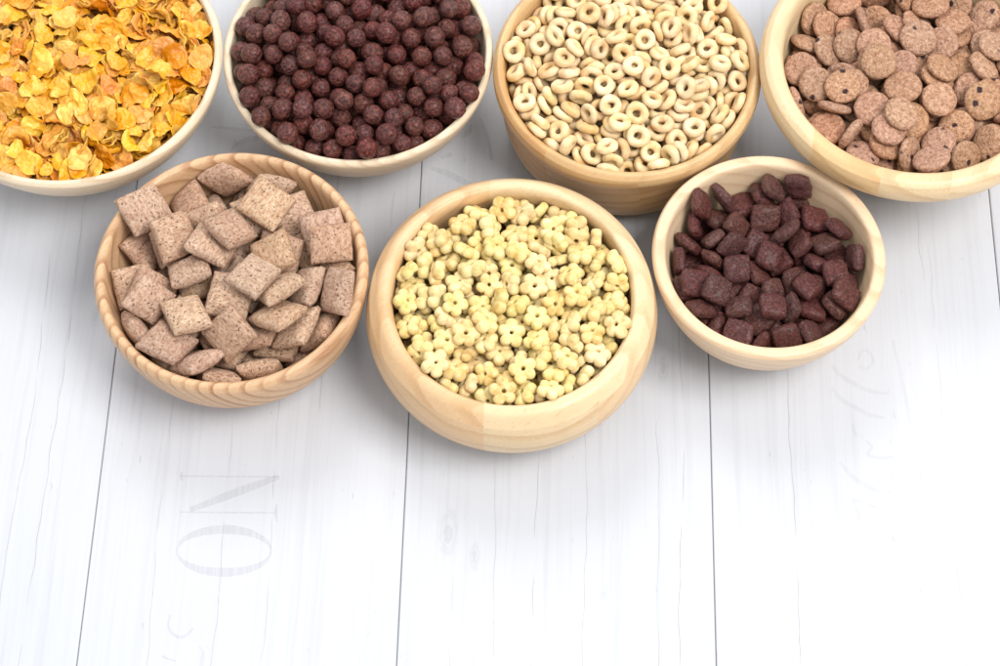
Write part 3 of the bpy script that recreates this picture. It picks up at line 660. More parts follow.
place_pieces('cornflake', '''
12 -520 -333 469 -810 -498 -301 0  12 -693 -74 419 -238 951 -124 0  3 -627 188 471 749 -570 -322 0  2 -595 383 423 898 -111 121 0  9 -369 -575 417 285 -125 -176 0  2 -343 -361 548 -734 652 105 1  3 -531 -47 558 -231 960 37 0  0 -633 330 455 -55 -773 -583 0
9 -363 459 478 -424 40 494 0  4 -271 601 419 405 -888 192 0  0 -47 -530 509 164 441 -847 0  6 -116 -390 566 121 909 4 1  3 -178 -44 653 238 -50 -316 1  8 -198 292 611 667 -689 143 1  4 -100 440 565 -254 -206 154 0  2 -194 673 404 -161 21 -116 0
2 172 -713 413 310 -642 -651 0  11 169 -357 588 -37 24 -378 0  9 83 -124 656 982 -128 -126 1  10 164 310 643 -537 104 -160 1  2 177 470 526 -229 52 -389 0  13 110 584 468 528 752 -390 0  8 392 -546 434 373 -280 238 0  6 468 -360 459 -44 -904 -233 0
7 370 -60 597 224 972 7 1  8 514 148 515 -25 181 934 0  12 502 412 438 29 80 316 0  11 318 605 415 958 142 -185 0  7 560 -265 449 -511 144 -844 0  10 666 -166 444 259 -136 711 1  6 562 95 471 -735 -484 418 0  5 624 243 426 -159 32 -810 0
11 -618 -351 439 -410 153 -64 0  6 -705 -103 443 -946 24 95 0  3 -710 13 399 114 -218 -655 0  10 -578 417 448 591 415 -354 0  1 -340 -556 445 -847 56 -25 0  6 -520 -385 452 -923 -158 26 0  5 -506 -220 532 -44 -615 352 0  5 -658 283 503 298 306 423 0
9 -412 451 479 723 618 101 0  8 -354 654 441 -259 211 -938 0  2 -128 -589 486 -713 -118 -79 0  9 -249 -440 528 -141 -247 905 0  6 -336 -166 633 246 -189 -947 1  13 -380 135 577 114 940 -304 1  6 -187 581 445 887 -251 202 0  0 -121 545 491 818 -390 410 0
13 88 -682 406 73 -921 -378 0  0 0 -411 575 189 407 -717 1  9 -87 -222 636 976 181 113 1  0 216 33 645 -84 -112 -445 1  8 75 471 547 -68 -123 -831 0  0 56 553 493 517 781 -338 0  0 333 -618 425 72 -219 -363 0  10 451 -489 452 -207 -10 -807 0
3 454 -220 532 180 -290 879 0  12 422 161 563 326 533 742 1  7 348 461 484 -258 182 77 0  8 318 566 457 61 -394 -903 0  10 602 -351 453 -234 -1 264 0  7 567 -125 478 -126 393 -391 0  11 652 116 433 -728 -432 415 0  2 620 367 426 379 910 14 0
0 -673 -200 411 75 29 -250 0  1 -727 -67 440 146 -90 977 0  0 -575 247 443 -620 644 -204 0  8 -448 -476 435 39 -63 -44 0  4 -426 -329 500 401 644 577 0  2 -635 86 490 -155 42 -171 0  13 -362 283 551 -303 863 -348 0  5 -472 496 416 156 -196 -906 0
6 -111 -647 412 -588 760 -163 0  13 -166 -607 470 -180 744 363 0  9 -254 -432 550 782 610 110 1  4 -242 48 635 -751 625 -194 1  9 -233 419 537 372 883 -100 1  3 -73 659 424 -144 360 835 0  7 -116 728 424 -805 102 153 0  3 -2 -666 444 -507 -849 -38 0
2 50 -545 522 -128 623 -720 1  0 5 -328 612 161 893 411 1  11 78 48 674 -79 77 -703 1  5 -2 448 598 -891 -411 -164 0  0 109 520 518 -306 74 808 0  10 14 720 442 65 -592 -665 0  2 195 -682 454 -164 -303 -531 1  11 392 -255 550 -349 -804 -327 0
0 360 60 596 -12 122 330 1  11 289 271 584 330 -868 -80 1  3 392 492 443 -287 128 -451 0  7 489 -555 413 102 -514 -717 0  8 560 -246 486 -225 145 -919 0  1 498 61 524 235 431 75 0  0 670 267 436 506 -557 -372 0  2 498 519 416 -905 377 -100 0
4 -666 -242 424 -480 -809 -225 0  8 -670 22 438 -87 -36 994 0  3 -701 117 400 24 -284 -731 0  5 -483 -506 470 -204 -189 -782 0  0 -595 -290 464 42 2 -902 0  13 -561 -158 479 -525 768 -286 0  1 -640 344 420 -519 -316 -16 0  4 -554 539 524 186 -555 -96 0
0 -248 -652 404 -205 -976 -42 0  9 -262 -645 462 312 -179 -924 0  2 -278 -236 603 466 -262 -325 1  2 -342 232 592 894 -146 136 1  5 -264 529 532 503 118 155 0  12 -359 550 433 212 -393 -712 0  2 -52 -715 438 80 924 -268 0  9 40 -654 500 -67 57 466 0
13 -51 -283 625 -201 -960 25 1  5 0 52 675 266 -4 -953 1  7 -172 490 546 422 326 424 0  2 -34 531 528 338 -920 -118 0  12 189 720 427 453 -206 87 0  6 270 -661 454 -115 -224 -921 1  0 274 -467 503 170 -273 913 0  11 295 -377 544 -159 -920 -277 0
8 349 154 601 30 297 834 1  10 270 402 549 685 -673 -208 1  9 255 509 498 138 339 717 0  4 538 -474 452 -432 326 778 1  4 489 -159 530 -57 -83 -413 0  3 530 7 516 -631 329 -449 0  6 522 265 464 -11 985 -139 1  3 464 573 437 314 116 -337 0
5 -597 -460 464 -422 -347 -834 0  1 -592 -242 440 31 2 462 0  1 -720 142 442 -294 -11 -399 0  3 -506 387 472 297 806 -491 0  9 -369 -654 453 669 -392 -24 0  8 -419 -442 499 -130 131 -886 0  11 -530 -122 565 -316 7 487 0  1 -425 189 545 -943 -34 55 0
11 -447 371 506 -724 -688 -2 0  1 -317 544 453 -192 -385 51 0  11 -53 -659 474 535 -830 50 1  9 -196 -548 532 -380 -36 -90 1  3 -223 -227 619 313 -340 544 1  3 -195 196 629 -96 -83 674 1  5 -225 598 518 233 298 -875 0  7 -117 627 448 849 -278 31 0
5 121 -702 455 -98 47 99 0  10 205 -540 548 -475 0 -327 1  13 154 -253 625 -284 -124 906 1  11 354 287 561 -609 -685 374 1  8 133 683 459 120 238 435 0  1 241 632 413 -428 -197 -840 0  7 406 -596 435 221 -358 312 1  12 446 -310 504 307 42 455 0
10 508 -71 568 -327 172 -872 1  13 458 224 534 -154 433 487 1  0 464 362 483 552 717 -313 0  6 364 626 473 13 957 -280 0  3 668 -336 491 652 637 -161 1  4 622 -114 467 785 559 -164 1  12 705 92 414 383 -207 631 0  3 520 457 426 -960 112 103 0
5 -687 -305 494 -463 -153 -847 0  12 -617 52 477 976 -183 100 0  11 -686 239 440 -791 -156 388 0  7 -409 -574 465 -169 -979 -100 0  0 -494 -352 512 25 28 -439 0  0 -480 152 525 817 -363 445 0  4 -452 276 510 917 318 220 0  0 -369 571 463 315 -334 -730 0
9 -167 -670 438 478 731 438 1  4 -84 -633 516 -93 212 -374 1  3 -251 -311 602 -458 -785 399 1  13 -263 -91 628 64 -495 754 1  9 -260 419 553 -526 787 -269 1  5 -282 669 516 -630 625 270 0  13 -58 727 423 -735 13 275 0  9 4 -749 448 -404 228 89 0
0 150 -580 471 -2 267 -873 0  9 354 -477 520 -166 304 519 1  11 179 -144 645 -611 -663 180 1  11 126 465 572 -3 140 122 0  10 118 682 500 25 974 -170 0  4 238 646 431 391 875 -282 0  12 442 -472 497 982 -162 91 0  4 541 -323 528 -816 539 -201 1
10 538 78 563 65 966 -231 1  7 547 381 491 -192 913 -109 0  6 430 545 455 -432 882 181 0  10 592 -470 507 845 16 465 1  3 593 -224 524 -490 -516 467 1  10 721 14 464 -134 770 -348 0  13 616 169 435 -406 -49 -881 0  11 -599 -374 473 -287 -201 -854 0
4 -574 -77 476 -950 284 -109 0  2 -670 113 450 284 241 235 0  7 -648 383 467 510 340 -18 0  1 -549 -492 406 915 -365 -113 0  2 -533 -417 514 295 -373 787 0  8 -641 -69 500 -823 533 -147 0  0 -579 100 515 66 953 284 0  3 -500 446 472 383 32 911 0
10 -422 601 488 -383 -788 -479 0  4 -179 -667 470 -261 850 22 0  1 -283 -509 474 373 135 -617 0  3 -362 -270 574 290 702 646 0  13 -257 189 612 604 734 -28 1  10 -284 608 596 562 696 271 0  5 -91 705 487 -102 942 276 0  9 62 -670 468 489 -812 317 0
6 52 -478 526 -860 -182 -286 1  0 6 -288 638 -699 711 -53 1  6 50 163 645 751 625 -177 1  5 16 579 564 405 13 357 0  0 56 668 453 -255 440 -708 0  0 352 -569 456 358 838 -59 1  3 402 -408 485 300 154 41 0  10 592 -164 576 -69 -80 -937 1
8 483 279 531 -148 138 281 1  8 487 489 493 -249 959 110 0  13 286 633 472 -66 -424 -856 0  2 608 -313 484 -40 7 949 1  0 626 -27 454 858 -23 -453 0  9 764 74 519 423 -347 -671 1  8 586 374 450 844 -289 390 0  0 -633 -164 456 85 -398 889 0
12 -671 -54 451 39 105 113 0  7 -640 192 419 180 -81 -845 0  11 -514 -525 537 469 260 843 0  12 -617 -211 473 -220 171 -644 0  11 -729 -200 518 753 197 612 0  12 -688 294 464 425 101 191 0  11 -524 509 485 279 -803 -403 0  2 -230 -709 441 30 477 687 0
13 -231 -556 502 355 -832 391 0  0 -427 -359 535 73 74 -990 0  9 -371 48 597 -126 -342 217 1  6 -396 357 523 -726 685 -21 0  8 -410 594 568 -299 -480 822 0  1 -56 -690 454 -58 981 -109 0  0 -28 -587 504 -72 222 -744 0  10 -39 -420 610 639 724 -234 1
3 -132 161 647 -248 -65 585 1  10 -62 633 598 -886 200 400 0  6 -96 639 525 -54 -285 597 0  5 251 -636 462 -70 260 739 1  7 342 -510 482 -291 954 3 0  3 290 -243 590 387 134 662 1  8 425 45 590 158 44 122 1  9 382 328 534 789 -379 -201 1
0 249 643 502 -120 991 23 0  7 500 -424 471 -53 510 856 0  0 588 -149 521 -67 -71 -166 0  0 578 36 523 -778 242 -323 0  9 594 352 479 977 -160 6 1  7 414 556 407 316 193 927 0  12 706 -65 406 -98 232 675 0  12 -677 -201 477 923 -238 -221 0
10 -749 115 538 -267 -901 204 0  7 -678 193 460 315 135 801 0  11 -366 -649 515 -370 -290 -867 0  4 -559 -245 516 -514 -461 589 0  3 -570 -4 534 276 -931 160 0  5 -559 317 522 367 51 759 0  3 -437 512 460 -238 7 851 0  12 -137 -725 467 484 439 -240 1
4 -221 -603 507 838 -466 239 0  7 -287 -340 567 19 200 -560 1  11 -468 36 567 883 442 105 0  4 -328 367 583 68 58 -3 1  3 -319 589 500 670 420 505 0  0 58 -605 477 55 -985 -52 0  13 111 -581 536 431 -189 -478 0  3 54 -420 605 352 -657 -596 1
10 141 -56 678 966 -183 -87 1  2 198 376 609 15 914 -20 1  13 -7 600 465 -382 213 669 0  12 122 664 418 -193 74 386 0  8 470 -542 601 -605 699 -314 1  12 338 -548 500 124 -37 944 1  2 350 -304 583 609 -711 -335 1  13 415 -146 568 -931 -6 -97 1
2 552 437 511 -252 -677 172 0  1 287 502 512 41 281 201 0  7 610 -414 424 -81 768 -381 0  11 637 -216 529 -7 640 -326 1  9 722 -27 530 25 842 158 1  5 666 266 507 78 174 -830 1  13 376 606 416 865 237 -374 0  3 -697 -145 494 31 107 810 0
7 -702 159 458 876 -175 -432 0  11 -427 -607 465 -402 -496 -731 0  10 -590 -352 536 -322 134 -703 0  11 -565 -99 520 -810 -571 94 0  7 -684 164 526 -360 -870 -18 0  8 -526 421 543 -309 -264 -744 0  2 -226 -712 507 900 -219 -6 0  9 -363 -441 517 -597 -714 -153 0
4 -439 -145 560 114 79 -957 0  7 -267 259 593 -270 -221 588 1  0 -336 511 517 569 -784 -127 0  5 -224 731 502 701 -228 319 0  8 14 -702 522 -25 36 -963 1  7 -27 -613 525 -87 152 456 1  2 15 -190 672 -869 282 -22 1  8 15 320 621 983 49 -156 1
7 -195 653 512 237 -81 882 0  13 -21 637 447 -227 810 -536 0  4 260 -560 480 -975 207 62 0  6 417 -428 515 -932 -151 26 1  3 308 -107 610 7 213 746 1  0 386 237 578 -418 -490 540 1  8 335 536 519 85 81 245 0  7 186 615 481 -415 906 46 0
11 451 -615 512 791 -272 369 1  3 553 -357 492 -42 886 312 0  1 683 -75 478 -51 -190 -573 0  10 663 64 533 -428 786 -140 1  7 560 465 467 -805 485 275 0  5 745 -68 474 -365 78 924 1  10 692 176 450 649 -565 -157 1  6 -689 -257 514 -580 -715 337 0
9 -712 21 497 313 67 150 0  12 -581 150 483 -616 748 92 0  11 -582 304 439 272 893 -237 0  6 -290 -609 440 365 887 -268 0  12 -455 -449 544 -894 -80 303 0  12 -612 -62 550 -44 60 709 0  4 -482 234 539 140 -194 -628 0  3 -396 512 507 274 350 891 0
9 -115 -638 547 116 244 -184 1  8 -163 -460 586 479 -166 496 1  0 -86 -43 670 -922 353 -23 1  1 -80 193 646 -212 -154 -410 0  10 -174 687 578 -522 -847 -87 0  9 -16 740 540 49 298 -763 0  4 150 -589 498 632 -765 21 0  12 237 -293 599 323 112 -254 1
9 436 -147 592 147 73 236 1  6 254 205 613 980 -136 20 1  13 172 538 485 622 -727 123 0  9 233 707 492 -671 426 -121 0  10 461 -552 524 -683 176 485 1  12 677 -226 500 -1 -711 -406 1  1 570 -5 508 92 661 359 0  11 439 430 497 128 127 -758 0
7 335 543 487 22 48 946 0  10 682 -250 464 -525 124 713 1  6 705 -136 534 -78 226 888 1  13 616 173 465 497 -760 78 1  8 -550 -481 553 -46 529 787 0  7 -603 13 504 174 -41 975 0  5 -579 208 522 280 168 601 0  8 -589 458 578 477 -585 627 0
5 -235 -694 554 -186 -951 242 1  10 -251 -526 574 522 -310 530 1  9 -424 -251 563 -24 -373 108 0  0 -393 272 585 952 261 45 1  4 -337 550 554 -731 -475 307 0  2 -185 658 450 -436 -136 -687 0  9 23 -642 542 -949 -293 85 1  13 102 -398 573 -455 -882 -93 1
6 -8 -87 658 -317 -943 -85 1  3 -88 359 594 -71 75 -853 0  2 175 567 518 882 -408 67 0  4 -128 688 520 503 -217 -663 0  2 348 -650 465 -247 -169 -51 0  5 541 -391 561 154 -3 -944 1  5 604 -37 560 -97 -149 766 1  2 539 196 521 -379 405 -451 1
1 357 418 533 562 197 -580 0  5 248 676 544 302 107 45 0  13 636 -300 513 555 -796 154 1  12 638 -60 487 -78 280 862 0  0 669 51 465 -250 905 -41 0  7 503 526 466 -244 490 -829 0  12 -422 -587 522 873 -15 -214 0  4 -580 -269 514 -505 387 -537 0
4 -623 50 547 58 -790 211 0  8 -465 489 549 -147 -536 634 0  11 -319 -563 496 185 -949 237 0  8 -451 -403 567 46 -284 249 0  6 -365 155 587 968 -128 121 1  10 -244 535 626 -21 528 -731 0  8 -268 683 592 -799 -496 -272 0  9 49 -721 543 -594 -700 5 1
13 -72 -459 549 310 34 470 1  6 -16 -252 650 -657 746 -17 1  8 -123 272 648 928 -244 20 1  3 63 527 566 -164 -1 -909 0  12 15 649 523 392 704 586 0  10 394 -536 570 -479 -42 -802 1  2 332 -176 595 -17 208 21 1  8 612 213 544 -870 183 -271 1
12 384 445 506 18 -171 827 0  9 255 615 557 556 40 264 0  13 554 -418 470 114 896 -275 1  1 577 -60 504 591 741 -315 0  3 622 10 474 -618 -267 -587 0  4 625 449 519 -699 467 -155 0  3 -427 -532 500 397 107 -39 0  1 -601 -177 505 -132 475 46 0
12 -537 114 534 137 -219 938 0  9 -397 459 548 181 908 316 0  8 -295 -626 551 167 -118 -521 1  6 -312 -263 671 416 -21 387 1  3 -162 82 654 14 -12 -346 1  8 -134 582 563 -231 -510 -372 0  12 126 -681 535 798 463 209 1  5 101 -582 563 -213 -330 39 1
6 246 -220 654 292 131 646 1  3 131 204 638 -8 21 336 1  6 215 454 567 -968 201 -116 0  5 105 757 544 -31 742 -664 0  7 511 -494 514 435 -481 -756 1  0 469 -315 550 -248 -92 962 1  9 631 320 552 919 328 206 1  10 587 484 578 472 761 371 0
4 638 -68 533 76 -238 949 1  11 742 104 545 -689 236 -653 1  8 -713 -11 533 638 -207 239 0  2 -635 188 507 -399 571 -502 0  3 -360 -492 503 396 211 334 0  9 -507 -67 580 -40 200 383 0  13 -427 250 563 984 166 0 1  13 -404 466 523 -17 -274 703 0
8 -162 -675 575 -971 170 134 1  12 -156 -507 530 623 -180 -70 1  0 -97 -134 660 62 -148 -465 1  4 -356 335 607 97 354 -753 1  2 -166 616 532 -247 470 -626 0  5 174 -731 550 -187 -112 556 1  9 259 -390 569 -886 369 70 1  12 238 -55 639 155 202 -23 1
13 236 327 597 -136 -602 -769 1  7 214 510 532 -408 237 -406 0  4 616 -378 542 56 417 93 1  12 747 -115 549 -41 -203 425 1  8 626 377 532 -886 341 -177 1  3 424 603 463 -833 394 318 0  4 -580 -358 573 -851 420 297 0  8 -728 -252 597 -176 -46 -940 0
6 -641 312 549 -410 891 172 0  13 -353 -521 466 -117 72 989 0  7 -349 -318 579 -274 -117 915 1  4 -535 52 560 -704 -632 97 0  4 -439 388 581 -298 -289 699 1  9 -359 634 552 -267 459 -139 0  6 -116 -720 506 876 151 -440 1  4 -42 -516 591 -480 841 -199 1
0 -45 122 683 612 749 -71 1  1 -119 444 582 -201 103 668 0  12 -2 604 511 347 -759 480 0  10 327 -623 519 -387 897 75 1  8 418 -376 599 980 192 2 1  6 410 -19 585 627 -739 -179 1  7 362 394 548 -701 315 93 1  13 390 537 538 178 -159 816 0
8 718 -292 576 80 -645 -265 1  8 688 105 540 -655 -136 -638 1  1 476 373 504 138 -975 23 0  12 -647 -179 546 -398 -606 163 0  8 -582 70 574 -917 364 -147 0  10 -696 229 594 -218 -342 832 0  0 -243 -599 582 9 26 673 1  4 -386 -187 627 -370 -112 699 1
11 -185 -248 646 -877 -302 325 1  5 -380 515 640 -583 802 17 0  12 289 -571 542 -49 -415 -628 1  4 161 -273 640 237 938 66 1  11 212 155 648 -373 -907 -7 1  8 102 543 598 -66 235 -480 0  5 94 649 564 -465 795 -17 0  8 324 -453 550 -143 126 -611 1
11 432 -303 576 -247 42 -2 1  13 480 138 582 -84 -5 -155 1  8 498 411 533 29 20 -942 1  6 -590 -264 541 972 145 92 0  1 -540 175 535 -243 -703 196 0  2 -328 -466 561 711 662 221 1  4 -387 -51 602 223 960 -153 1  13 -311 275 587 488 804 -184 1
2 -469 539 510 -309 368 -16 0  3 100 -443 557 186 60 -369 1  7 77 -251 654 -705 -704 -60 1  3 113 144 658 -28 324 -160 1  2 43 640 556 302 -207 191 0  3 392 -340 535 25 -964 225 0  5 372 -269 633 -105 974 73 1  11 445 332 550 897 -363 175 1
2 316 506 552 407 5 311 0  4 668 -93 583 813 -563 -95 1  5 706 200 553 -174 30 876 1  13 -503 -325 537 88 -12 271 0  5 -382 -515 574 -727 658 150 1  1 -171 -222 628 36 60 391 0  12 -284 24 648 82 -106 -717 1  12 -506 451 569 -26 81 -699 0
13 157 -639 551 715 -613 333 1  11 114 -382 622 -497 -856 -132 1  2 17 -20 715 -928 169 186 1  4 84 394 594 14 -964 57 1  0 430 -400 571 -763 -643 -5 1  10 536 -248 574 901 286 260 1  10 488 286 585 673 504 -533 1  9 446 495 550 92 107 -91 0
7 -470 -177 574 -76 165 -347 0  0 -463 102 568 22 254 -668 0  4 -507 305 581 114 71 -447 0  1 -68 -710 560 5 112 -873 1  13 -139 -287 621 299 935 -8 0  3 -152 13 684 700 -584 3 1  8 -145 524 594 -259 -788 -5 0  8 232 -627 571 511 187 -672 1
12 191 -451 540 212 -274 305 0  9 147 53 680 -239 -38 -949 1  12 266 524 586 349 844 -193 0  6 669 -284 544 -943 87 -212 1  7 702 -31 561 6 215 -97 1  0 548 373 548 419 -154 565 1  9 -523 -102 608 -197 -971 93 0  8 -559 231 577 -264 -921 -130 0
7 -198 -344 607 720 654 -7 1  7 -306 -29 625 -60 -173 779 1  9 -265 136 642 326 -332 -591 1  1 96 -324 603 -843 -533 44 0  10 118 -212 702 -8 -41 802 1  6 -1 229 634 153 951 -130 1  3 193 699 532 173 -47 -157 0  0 356 -362 573 383 25 836 1
5 522 177 615 907 -154 -67 1  7 451 408 549 96 -89 -136 1  8 -479 -289 599 145 928 178 0  4 -480 164 593 295 8 947 0  6 -462 423 584 928 -232 -249 1  0 -62 -520 543 245 26 343 1  9 82 -343 653 54 -228 745 1  13 -84 172 674 -214 240 -159 1
1 -85 515 559 83 -143 -846 0  1 273 -528 551 123 -393 -547 1  3 260 -122 635 -48 -1 919 1  5 234 137 673 574 72 -134 1  2 350 463 553 318 260 -332 0  8 725 0 593 26 149 -861 1  8 510 52 611 229 -56 -108 1  0 -467 -322 562 -104 -6 409 0
7 -653 -91 535 -335 -125 -638 0  12 -101 -588 557 273 283 893 1  12 -254 -441 579 123 -17 150 1  13 -366 -26 628 825 -519 167 1  6 -179 370 582 844 514 -88 1  8 108 -652 596 41 -83 489 1  12 144 -479 577 665 -701 -213 1  12 227 34 671 138 -102 895 1
2 274 363 618 177 -128 975 1  8 329 -426 609 49 -117 -624 1  4 594 135 558 550 -310 -497 1  5 457 456 597 950 307 11 1  5 -680 128 568 390 460 -66 0  9 -376 -430 602 8 167 577 1  6 -421 -362 582 825 -564 13 0  12 -411 93 601 273 84 -955 1
4 -261 424 580 848 -377 349 0  6 26 -602 574 69 932 41 1  2 102 -731 568 -37 57 -392 1  5 -28 185 693 0 157 574 1  11 165 620 521 -496 670 -449 0  11 460 -280 613 746 656 -15 1  9 568 282 567 685 -350 -449 1  1 -422 -48 580 214 -967 29 0
6 -471 318 582 -984 54 -15 0  3 -33 -556 546 -77 185 -517 1  11 -144 -135 666 -870 -477 -108 1  2 -5 374 628 -157 -86 956 1  7 -91 503 595 652 -733 133 0  11 524 -480 579 964 187 168 1  5 434 -223 658 382 495 -772 1  8 332 570 581 478 703 -478 0
0 -314 -122 640 -153 -48 288 1  10 -331 251 636 -312 -925 210 1  3 -296 484 576 -158 664 -700 0  2 258 -504 560 -455 -169 647 1  9 55 -102 719 -143 40 29 1  10 32 447 643 -566 -736 360 0  0 144 441 615 201 -421 798 0  6 494 -205 592 321 -898 259 1
3 391 351 564 -406 16 92 1  11 -450 -121 603 -709 -702 24 0  4 -520 212 600 229 502 -457 0  1 -119 -337 605 -85 73 635 0  3 -249 -160 632 -199 116 -966 1  0 -316 139 618 -653 681 -235 1  13 -88 535 537 132 -192 -450 0  7 384 -473 596 -84 -980 15 1
8 209 -362 637 -222 300 -898 1  13 284 71 639 -184 -892 -145 1  1 322 608 526 539 794 47 0  4 571 -104 608 -220 180 557 1  0 -508 0 598 782 -415 -159 0  6 -229 -319 620 684 725 -25 1  4 -397 29 616 -39 -925 -347 1  10 -245 460 625 799 -517 -262 0
6 177 -488 577 -841 -510 147 1  11 279 -69 672 -86 102 -374 1  12 134 378 637 386 -916 -16 1  1 445 -43 555 -233 -125 -917 0  8 -318 -329 635 414 14 -253 1  10 -415 223 645 -534 709 -344 1  1 -277 355 602 42 -66 995 1  7 169 -400 594 -130 204 -733 1
6 297 -3 642 672 -198 -334 1  12 247 558 540 139 -393 -903 0  10 585 -16 621 -555 -798 -206 1  0 -654 -352 529 352 -80 931 0  8 -742 -95 539 63 -380 -432 0  6 -127 -260 651 869 -469 91 1  3 -166 202 669 -191 130 -458 1  4 -86 427 616 -405 -909 64 1
10 266 -426 647 530 -418 -505 1  5 465 585 574 -358 -789 -497 0  13 387 519 563 569 -808 -143 0  9 -469 -7 631 198 185 -296 0  2 -72 321 633 -46 -53 -260 1  3 10 -507 570 120 -309 -695 1  4 -125 -93 706 -15 -181 881 1  3 58 326 637 -336 144 476 1
10 505 -110 655 -218 76 -211 1  7 469 208 576 -501 334 -512 1  13 -343 -404 571 290 -250 -484 1  12 -476 81 626 -636 622 -271 0  6 -296 356 617 939 336 7 1  11 29 -402 653 640 755 125 1  11 -135 87 699 -1 97 -534 1  5 -80 503 634 37 -70 -989 0
3 591 341 556 211 -49 -503 1  8 -126 -351 646 60 145 257 1  13 -183 -107 648 53 -287 751 1
''')
